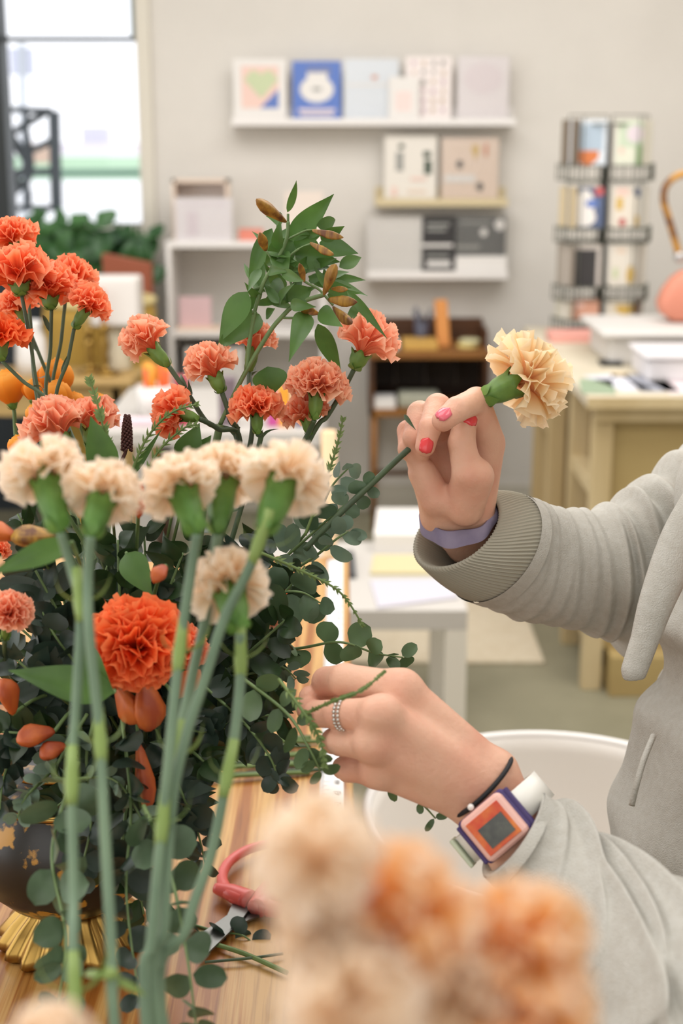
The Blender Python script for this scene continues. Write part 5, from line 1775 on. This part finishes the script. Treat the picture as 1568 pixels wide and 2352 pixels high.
LH_f = [[(925, 1585, .94, 42), (792, 1562, .955, 38), (750, 1566, .982, 34), (745, 1580, 1.0, 30)],
        [(880, 1642, .915, 41), (775, 1640, .932, 34), (725, 1640, .958, 31), (708, 1630, .98, 28)],
        [(862, 1712, .918, 37), (782, 1704, .935, 32), (766, 1702, .962, 29), (780, 1690, .985, 26)],
        [(872, 1772, .932, 33), (800, 1768, .947, 28), (788, 1764, .97, 25), (800, 1750, .99, 23)],
        [(1030, 1700, .975, 44), (930, 1630, .99, 38), (800, 1605, 1.0, 32), (712, 1602, .985, 27)]]


def bbox_of(segs, pad):
    A = np.array([tuple(P(t[0], t[1], t[2])) for s in segs for t in s])
    return A.min(0) - pad, A.max(0) + pad


person = thing('person', (.38, 1.06, 0), 'person in a grey hoodie arranging flowers with both hands, wearing a digital watch', 'person')
bodymb = MB()
lo, hi = bbox_of(RH_palm + RH_f, .03)
V, F = nets(hand_sdf(RH_palm, RH_f), lo, hi, .0016)
bodymb.add(V.tolist(), F.tolist())
lo, hi = bbox_of(LH_palm + LH_f, .03)
V, F = nets(hand_sdf(LH_palm, LH_f), lo, hi, .0016)
bodymb.add(V.tolist(), F.tolist())
EL_R = P(1450, 1330, 1.26)
SH_R = Vector((.40, 1.25, 1.31))
EL_L = P(1650, 2330, .775)
SH_L = Vector((.40, .88, 1.31))
HD = Vector((.47, 1.06, 1.60))


def torso_sdf(p):
    d = cap(p, P(1200, 1320, 1.22), EL_R, .026, .024)
    for a, b, ra, rb, k in ((EL_R, SH_R, .024, .03, .02), (EL_L, SH_L, .024, .03, .02), (P(1183, 1957, .925), P(1347, 2105, .885), .02, .023, .01), (P(1347, 2105, .885), EL_L, .023, .022, .01), (SH_L, SH_R, .04, .04, .03),
                            ((.38, 1.0, 1.25), (.38, 1.0, .92), .10, .11, .04), ((.38, 1.12, 1.25), (.38, 1.12, .92), .10, .11, .04),
                            ((.40, 1.06, 1.33), (.455, 1.06, 1.50), .052, .048, .03), (HD + Vector((.02, 0, .03)), HD + Vector((-.03, 0, -.06)), .085, .058, .02),
                            (HD + Vector((-.085, 0, .01)), HD + Vector((-.105, 0, -.02)), .007, .012, .012), (HD + Vector((-.082, 0, -.05)), HD + Vector((-.085, 0, -.06)), .02, .018, .012),
                            (HD + Vector((-.0, .082, .0)), HD + Vector((.0, .085, -.03)), .012, .008, .006), (HD + Vector((-.0, -.082, .0)), HD + Vector((.0, -.085, -.03)), .012, .008, .006)):
        d = smin(d, cap(p, a, b, ra, rb), k)
    return d


V, F = nets(torso_sdf, (.02, .55, .8), (.70, 1.40, 1.78), .006)
bodymb.add(V.tolist(), F.tolist())
bodymb.build('body', SKIN, person)


# nails
def nail(c, L_, W_, axis, nrm, mt):
    axis = Vector(axis).normalized()
    nrm = Vector(nrm)
    nrm = (nrm - axis * nrm.dot(axis)).normalized()
    sd = axis.cross(nrm)
    V = []
    F = []
    nu, nv = 8, 8
    for i in range(nu + 1):
        t = i / nu * 2 - 1
        wv = max(0, 1 - (abs(t) ** 3.5)) ** .5 * .75 + .25
        for j in range(nv + 1):
            s_ = j / nv * 2 - 1
            V.append(c + axis * (t * L_ / 2) + sd * (s_ * W_ / 2 * wv) - nrm * (s_ * s_ * W_ * .22 + .12 * L_ * max(0, t) ** 2))
    for i in range(nu):
        for j in range(nv):
            F.append((i * (nv + 1) + j, i * (nv + 1) + j + 1, (i + 1) * (nv + 1) + j + 1, (i + 1) * (nv + 1) + j))
    o = MB().add(V, F).build('fingernail', mt, person)
    sd_ = o.modifiers.new('thick', 'SOLIDIFY')
    sd_.thickness = .0008
    return o


def nailpx(finger, off, L_, W_, nd, mt, push=.88):
    (A, ra), (Bq, rb) = pr(finger[-2]), pr(finger[-1])
    ax = (Bq - A).normalized()
    nd = Vector(nd)
    nd = (nd - ax * nd.dot(ax)).normalized()
    return nail(Bq + ax * off + nd * (rb + .0016), L_, W_, ax, nd, mt)


nailpx(RH_f[0], .0005, .0125, .0105, -FW + UP * .25 - RT * .35, NAILP)
nailpx(RH_f[1], .0005, .012, .0105, -FW + RT * .05, NAIL)
nailpx(RH_f[4], .0, .0125, .0125, -FW - UP * .75 + RT * .25, NAIL)

# ------------------------------------------------------------------ hoodie
def loft(sections, n_u=120, n_v=128, disp=None, thick=None, name='x'):
    """sections: (centre, A, B): closed loop centre + A cos + B sin ; spline-interpolated"""
    C0 = [Vector(s[0]) for s in sections]
    A0 = [Vector(s[1]) for s in sections]
    B0 = [Vector(s[2]) for s in sections]
    k = max(1, n_u // (len(sections) - 1))
    C1 = crom(C0, [1] * len(C0), k)[0]
    A1 = crom(A0, [1] * len(A0), k)[0]
    B1 = crom(B0, [1] * len(B0), k)[0]
    V = []
    N = len(C1)
    for i in range(N):
        u = i / (N - 1)
        for j in range(n_v):
            an = 2 * math.pi * j / n_v
            r = A1[i] * math.cos(an) + B1[i] * math.sin(an)
            dd = disp(u, an) if disp else 0
            V.append(C1[i] + r * (1 + dd / max(r.length, 1e-4)))
    F = [(i * n_v + j, i * n_v + (j + 1) % n_v, (i + 1) * n_v + (j + 1) % n_v, (i + 1) * n_v + j) for i in range(N - 1) for j in range(n_v)]
    return V, F


def sec(top, bot, z, dep, near=(0, 0), zt_=0.0):
    """top/bottom contour pixels, depth z, half depth dep (m), pixel shift of the near side"""
    T_, B_ = P(top[0], top[1], z + zt_), P(bot[0], bot[1], z - zt_)
    C_ = (T_ + B_) / 2
    A_ = (T_ - B_) / 2
    Bv = -FW * dep + RT * m(near[0], z) - UP * m(near[1], z)
    return (C_, A_, Bv)


def ridge(x):
    return math.exp(-x * x)


def rs_disp(u, an):
    d = 0
    side = math.sin(an)
    for i, (u0, a_, wd, kk, ph) in enumerate(((.06, .0014, .012, .02, .4), (.11, .0018, .012, .02, .9), (.155, .0016, .013, .03, .2), (.20, .0022, .014, .02, 1.2), (.25, .002, .014, .03, .3),
                                              (.30, .0026, .015, .04, .7), (.36, .0045, .018, .05, .1), (.41, .006, .018, .07, .5), (.465, .008, .020, .09, .0), (.52, .007, .020, .10, -.4),
                                              (.58, .006, .024, .10, .6), (.66, .004, .03, .08, .2))):
        x = (u - u0 - kk * math.sin(an - ph)) / wd
        d += a_ * (ridge(x) - .55 * ridge((x - 1.7) / 1.0)) * (.75 + .25 * math.sin(an * 2 + i * 1.7))
    d += .0012 * math.sin(an * 3 + u * 9) + .0008 * math.sin(an * 5 - u * 17)
    return d * (1.0 + .6 * min(1, max(0, (u - .28) / .1)))


RS = [sec((1186, 1138), (1094, 1380), 1.155, .052, (75, 0)), sec((1250, 1160), (1188, 1424), 1.17, .052, (40, 0)), sec((1325, 1174), (1300, 1446), 1.19, .055, (15, 0)),
      sec((1395, 1166), (1395, 1464), 1.21, .058), sec((1452, 1132), (1478, 1462), 1.23, .06, (-10, 0)), sec((1512, 1072), (1570, 1420), 1.25, .062, (-10, 0)),
      sec((1585, 1005), (1680, 1330), 1.26, .065), sec((1680, 940), (1800, 1220), 1.27, .07), sec((1800, 900), (1900, 1130), 1.27, .075)]
hood = thing('hoodie', (.38, 1.06, .8), None, None)
hood.parent = person
hood.location = Vector((0, 0, .8))
OFF[hood] = Vector((.38, 1.06, .8))
del_keys = [k for k in hood.keys()]
V, F = loft(RS, 240, 200, rs_disp)
MB().add(V, F).build('sleeve', HOOD, hood)


# ribbed cuff: outer ribs, rolled opening, inner wall
def cuff(name, s_open, s_seam, ribs, inner_depth_sec, mt, amp=.0009, thick=.0035):
    V = []
    n_v = ribs * 6
    rows = []
    K = 14

    def ring(C_, A_, B_, sc_, rib, phase=0):
        out = []
        for j in range(n_v):
            an = 2 * math.pi * j / n_v
            r = A_ * math.cos(an) + B_ * math.sin(an)
            L = r.length
            out.append(C_ + r * ((L + sc_ + rib * math.cos(an * ribs)) / L))
        return out
    (c0, a0, b0), (c1, a1, b1) = s_open, s_seam
    # inner from deep to opening
    ci, ai, bi = inner_depth_sec
    for i in range(6):
        t = i / 5
        rows.append(ring(ci * (1 - t) + c0 * t, ai * (1 - t) + a0 * t, bi * (1 - t) + b0 * t, -thick, amp * .5))
    out_dir = (c0 - c1).normalized()
    rows.append(ring(c0 + out_dir * thick * .45, a0, b0, -thick * .5, amp * .7))
    for i in range(K + 1):
        t = i / K
        bul = .003 * math.sin(math.pi * t)
        rows.append(ring(c0 * (1 - t) + c1 * t, a0 * (1 - t) + a1 * t, b0 * (1 - t) + b1 * t, bul, amp * (1 if t < .97 else .3)))
    for r in rows:
        V.extend(r)
    F = [(i * n_v + j, i * n_v + (j + 1) % n_v, (i + 1) * n_v + (j + 1) % n_v, (i + 1) * n_v + j) for i in range(len(rows) - 1) for j in range(n_v)]
    return MB().add(V, F).build(name, mt, hood)


so = sec((1136, 1138), (965, 1296), 1.14, .034, (48, 44))
ss_ = sec((1188, 1136), (1092, 1382), 1.155, .053, (78, 0))
si = sec((1170, 1170), (1070, 1330), 1.17, .038, (40, 10))
cuff('cuff', so, ss_, 84, si, RIB)
# seam band just behind the cuff
V, F = loft([sec((1180, 1133), (1084, 1384), 1.154, .0545, (80, 0)), sec((1204, 1140), (1118, 1396), 1.158, .0548, (74, 0))], 6, 160)
MB().add(V, F).build('cuff_seam', HOOD, hood)


# lilac shirt cuff inside right cuff
def band(s0, s1, th, name, mt, parent, wob=.0015, n_v=120):
    V = []
    rows = []
    for (s_, off) in ((s1, -th), (s0, -th), (s0, 0), (s1, 0)):
        C_, A_, B_ = s_
        for j in range(n_v):
            an = 2 * math.pi * j / n_v
            r = A_ * math.cos(an) + B_ * math.sin(an)
            V.append(C_ + r * ((r.length + off + wob * math.sin(an * 7)) / r.length))
    F = [(i * n_v + j, i * n_v + (j + 1) % n_v, (i + 1) * n_v + (j + 1) % n_v, (i + 1) * n_v + j) for i in range(3) for j in range(n_v)]
    return MB().add(V, F).build(name, mt, parent)


band(sec((1137, 1162), (962, 1180), 1.14, .030, (6, 48)), sec((1140, 1170), (965, 1212), 1.142, .031, (10, 62)), .0018, 'shirt_cuff', SHIRT, person, .0012)


def ls_disp(u, an):
    d = 0
    for i, (u0, a_, wd, kk, ph) in enumerate(((.12, .002, .02, .05, .5), (.23, .004, .02, .12, .5), (.30, .007, .022, .2, .2), (.37, .009, .024, .25, 1.0), (.45, .009, .028, .28, .3), (.6, .006, .035, .2, -.3), (.7, .006, .04, .2, .5))):
        x = (u - u0 - kk * math.sin(an - ph)) / wd
        d += a_ * (ridge(x) - .5 * ridge(x - 1.6))
    d += .0015 * math.sin(an * 3 + u * 7)
    return d


LS = [sec((1246, 1818), (1108, 2006), .925, .040), sec((1290, 1860), (1160, 2062), .92, .040), sec((1345, 1925), (1215, 2140), .90, .041), sec((1420, 1966), (1275, 2225), .87, .042),
      sec((1510, 2002), (1345, 2330), .83, .045), sec((1620, 2070), (1430, 2450), .79, .048), sec((1760, 2130), (1560, 2560), .77, .05)]
LS += [(EL_L + Vector((.025, .012, .0)), Vector((-.02, .02, .052)), Vector((.03, -.042, 0))), ((EL_L + SH_L) / 2, Vector((-.045, .0, .035)), Vector((.03, -.048, .01))), (SH_L, Vector((-.05, .0, .045)), Vector((.035, -.05, .01)))]
V, F = loft(LS, 240, 180, ls_disp)
MB().add(V, F).build('sleeve', HOOD, hood)
# smooth cuff end for left sleeve
band(LS[0], sec((1262, 1838), (1130, 2026), .923, .041), .004, 'cuff', HOOD, hood, 0)


def t_disp(u, an):
    d = .006 * math.sin(an * 6 + u * 5) + .0045 * math.sin(an * 11 - u * 8)
    for u0, a_, wd, kk in ((.35, .006, .03, .05), (.47, .008, .03, .08), (.6, .007, .035, -.08), (.22, .005, .03, .04)):
        x = (u - u0 - kk * math.sin(an * 1.0 + 1)) / wd
        d += a_ * (ridge(x) - .5 * ridge(x - 1.6))
    return d


def ts(z, front, hx, hy, y=1.055):
    return (Vector((front + hx, y, z)), Vector((-hx, 0, 0)), Vector((0, -hy, 0)))


TS = [ts(.80, .25, .135, .185), ts(.86, .235, .15, .20), ts(.95, .228, .155, .20), ts(1.02, .232, .155, .195), ts(1.08, .250, .15, .19), ts(1.13, .268, .14, .185), ts(1.18, .263, .135, .185), ts(1.23, .268, .13, .19),
      ts(1.28, .275, .115, .19), ts(1.33, .305, .09, .16), ts(1.37, .315, .075, .09), ts(1.40, .31, .07, .075)]
V, F = loft(TS, 220, 220, t_disp)
MB().add(V, F).build('torso', HOOD, hood)
# hem and hood
band(ts(.80, .21, .14, .19), ts(.735, .225, .125, .175), .005, 'hem', RIB, hood, 0)
hv = [Vector((.40 + .085 * math.cos(a_), 1.06 + .11 * math.sin(a_), 1.385 - .03 * math.cos(a_))) for a_ in np.linspace(-2.6, 2.6, 30)]
MB().tube(hv, [.02 + .022 * math.sin(math.pi * i / 29) for i in range(30)], 14).build('hood', HOOD, hood)
# front band and drawstring
MB().tube([P(1640, 1130, 1.06), P(1568, 1240, 1.05), P(1512, 1370, 1.035), P(1480, 1470, 1.03), P(1454, 1545, 1.025), P(1450, 1562, 1.025)], [.020, .017, .0135, .0105, .0095, .004], 14, smoothn=8, flat=(0, -1, .3)).build('drawstring', HOOD, hood)
MB().tube([P(1500, 1690, 1.03), P(1478, 1745, 1.01), P(1462, 1800, 1.0), P(1450, 1850, 1.0)], .0022, 10, smoothn=6).build('pocket_edge', HOOD, hood)

# legs, shoes, hair (outside the frame)
jb = MB()
for yy in (.97, 1.15):
    jb.tube([(.37, yy, .78), (.37, yy, .48), (.375, yy, .08)], [.095, .07, .055], 20, smoothn=5)
jb.build('jeans', JEANS, person)
for yy in (.97, 1.15):
    q = MB()
    q.tube([(.42, yy, .04), (.36, yy, .045), (.28, yy, .032), (.22, yy, .028)], [.036, .042, .034, .02], 14, smoothn=4)
    q.build('shoe', WHITE, person)
hr = MB()
hr.ball(HD + Vector((.035, 0, .035)), .105, 24, sc=(.95, .95, 1.0))
hr.tube([HD + Vector((.10, 0, .02)), HD + Vector((.13, 0, -.08)), HD + Vector((.11, 0, -.2))], [.05, .045, .02], 14, smoothn=5)
hr.build('hair', HAIRM, person)

# ------------------------------------------------------------------ jewellery, hair tie, watch
def ell_loop(C_, A_, B_, n=72):
    return [C_ + A_ * math.cos(2 * math.pi * k / n) + B_ * math.sin(2 * math.pi * k / n) for k in range(n + 1)]


tie = sec((1172, 1741), (1040, 1871), .943, .0265)
MB().tube(ell_loop(*tie), .0017, 8, cap=False).build('hair_tie', mat('elastic_black', (22, 22, 26), .7), label='thin black hair tie around the lower wrist', cat='hair tie')


def ringloop(a, b, f, r, off, label, name='ring'):
    A, ra = pr(a)
    Bq, rb = pr(b)
    ax = (Bq - A).normalized()
    c = A * (1 - f) + Bq * f + ax * off
    rr = (ra * (1 - f) + rb * f) * r
    M_ = frame_from(ax)
    q = MB()
    n = 26
    for k in range(n):
        an = 2 * math.pi * k / n
        q.ball(c + (M_ @ Vector((math.cos(an) * rr, math.sin(an) * rr, 0))), .0013, 8)
    q.build(name, mat('ring_silver', (210, 206, 200), .2, metal=.9), label=label, cat='ring')


ringloop(LH_f[1][0], LH_f[1][1], .82, 1.05, .0, 'beaded silver ring on the lower hand, nearer the knuckle')
ringloop(LH_f[1][0], LH_f[1][1], .82, 1.04, .003, 'beaded silver ring on the lower hand, nearer the fingertip')
A, ra = pr(RH_f[2][0])
Bq, rb = pr(RH_f[2][1])
M_ = frame_from(Bq - A)
MB().tube([A * .35 + Bq * .65 + (M_ @ Vector((math.cos(k * math.pi / 16), math.sin(k * math.pi / 16), 0))) * (ra * .35 + rb * .65) * 1.03 for k in range(33)], .0007, 6).build('ring', BRASS, label='thin gold ring on the raised hand', cat='ring')

# watch
ad = (P(1200, 1920, .935) - P(1110, 1812, .943)).normalized()      # along the arm
bd_ = (P(1235, 1815, .935) - P(1085, 1955, .935)).normalized()     # across the wrist
bd_ = (bd_ - ad * ad.dot(bd_)).normalized()
od = ad.cross(bd_).normalized()
if od.dot(FW) > 0:
    od = -od
wc = P(1158, 1876, .935)
wat = thing('wristwatch', P(1135, 1900, .905), 'digital wristwatch with pink case, orange-red dial and white strap on the lower wrist', 'watch')
SW = mat('strap_white', (228, 226, 218), .4)


def wbox(name, cx, cy, cz, sx, sy, sz_, mt, bev=0.0, rot=0):
    """local x along strap, y along arm, z outward; centre relative to the wrist axis"""
    M_ = Matrix(((bd_.x, ad.x, od.x, wc.x), (bd_.y, ad.y, od.y, wc.y), (bd_.z, ad.z, od.z, wc.z), (0, 0, 0, 1)))
    TL_ = Matrix.Rotation(WROT, 4, 'Y')
    return MB().box((cx - sx / 2, cy - sy / 2, cz - sz_ / 2), (cx + sx / 2, cy + sy / 2, cz + sz_ / 2), M=M_ @ TL_).build(name, mt, wat, smooth=False, bevel=bev)


WROT = -.2
n = 96
V = []
for dz, rad in ((-1, 0), (1, 0), (1, 1), (-1, 1)):
    for k in range(n):
        an = 2 * math.pi * k / n
        A_ = bd_ * .0305 + 0 * ad
        r = bd_ * math.cos(an) * (.0325 + .002 * rad) + od * math.sin(an) * (.0285 + .002 * rad)
        V.append(wc + r + ad * dz * .0100)
F = [(i * n + j, i * n + (j + 1) % n, ((i + 1) % 4) * n + (j + 1) % n, ((i + 1) % 4) * n + j) for i in range(4) for j in range(n)]
MB().add(V, F).build('strap', SW, wat)
PKC = mat('case_pink', (232, 184, 172), .35)
PUR = mat('case_purple', (62, 46, 104), .4)
wbox('bezel', 0, 0, .0315, .0385, .033, .006, PUR, .003)
wbox('case', 0, 0, .0345, .0345, .0325, .008, PKC, .0045)
wbox('dial', 0, 0, .0388, .0265, .0245, .0008, mat('dial_red', (206, 70, 44), .4, (224, 130, 60), 70), .0008)
wbox('display', .001, .002, .0394, .0195, .0145, .0006, mat('lcd', (58, 60, 56), .15, (78, 80, 72), 120), 0)
for s_ in (-1, 1):
    wbox('lug', s_ * .0195, 0, .030, .004, .029, .005, PUR, .001)
wbox('buckle', -.0335, 0, .012, .003, .022, .012, mat('buckle_green', (196, 206, 180), .4), .001)
M_ = Matrix(((bd_.x, ad.x, od.x, wc.x), (bd_.y, ad.y, od.y, wc.y), (bd_.z, ad.z, od.z, wc.z), (0, 0, 0, 1))) @ Matrix.Rotation(WROT, 4, 'Y')
MB().ball(M_ @ Vector((-.004, -.019, .034)), .0022, 10).build('button', WHITEG, wat)
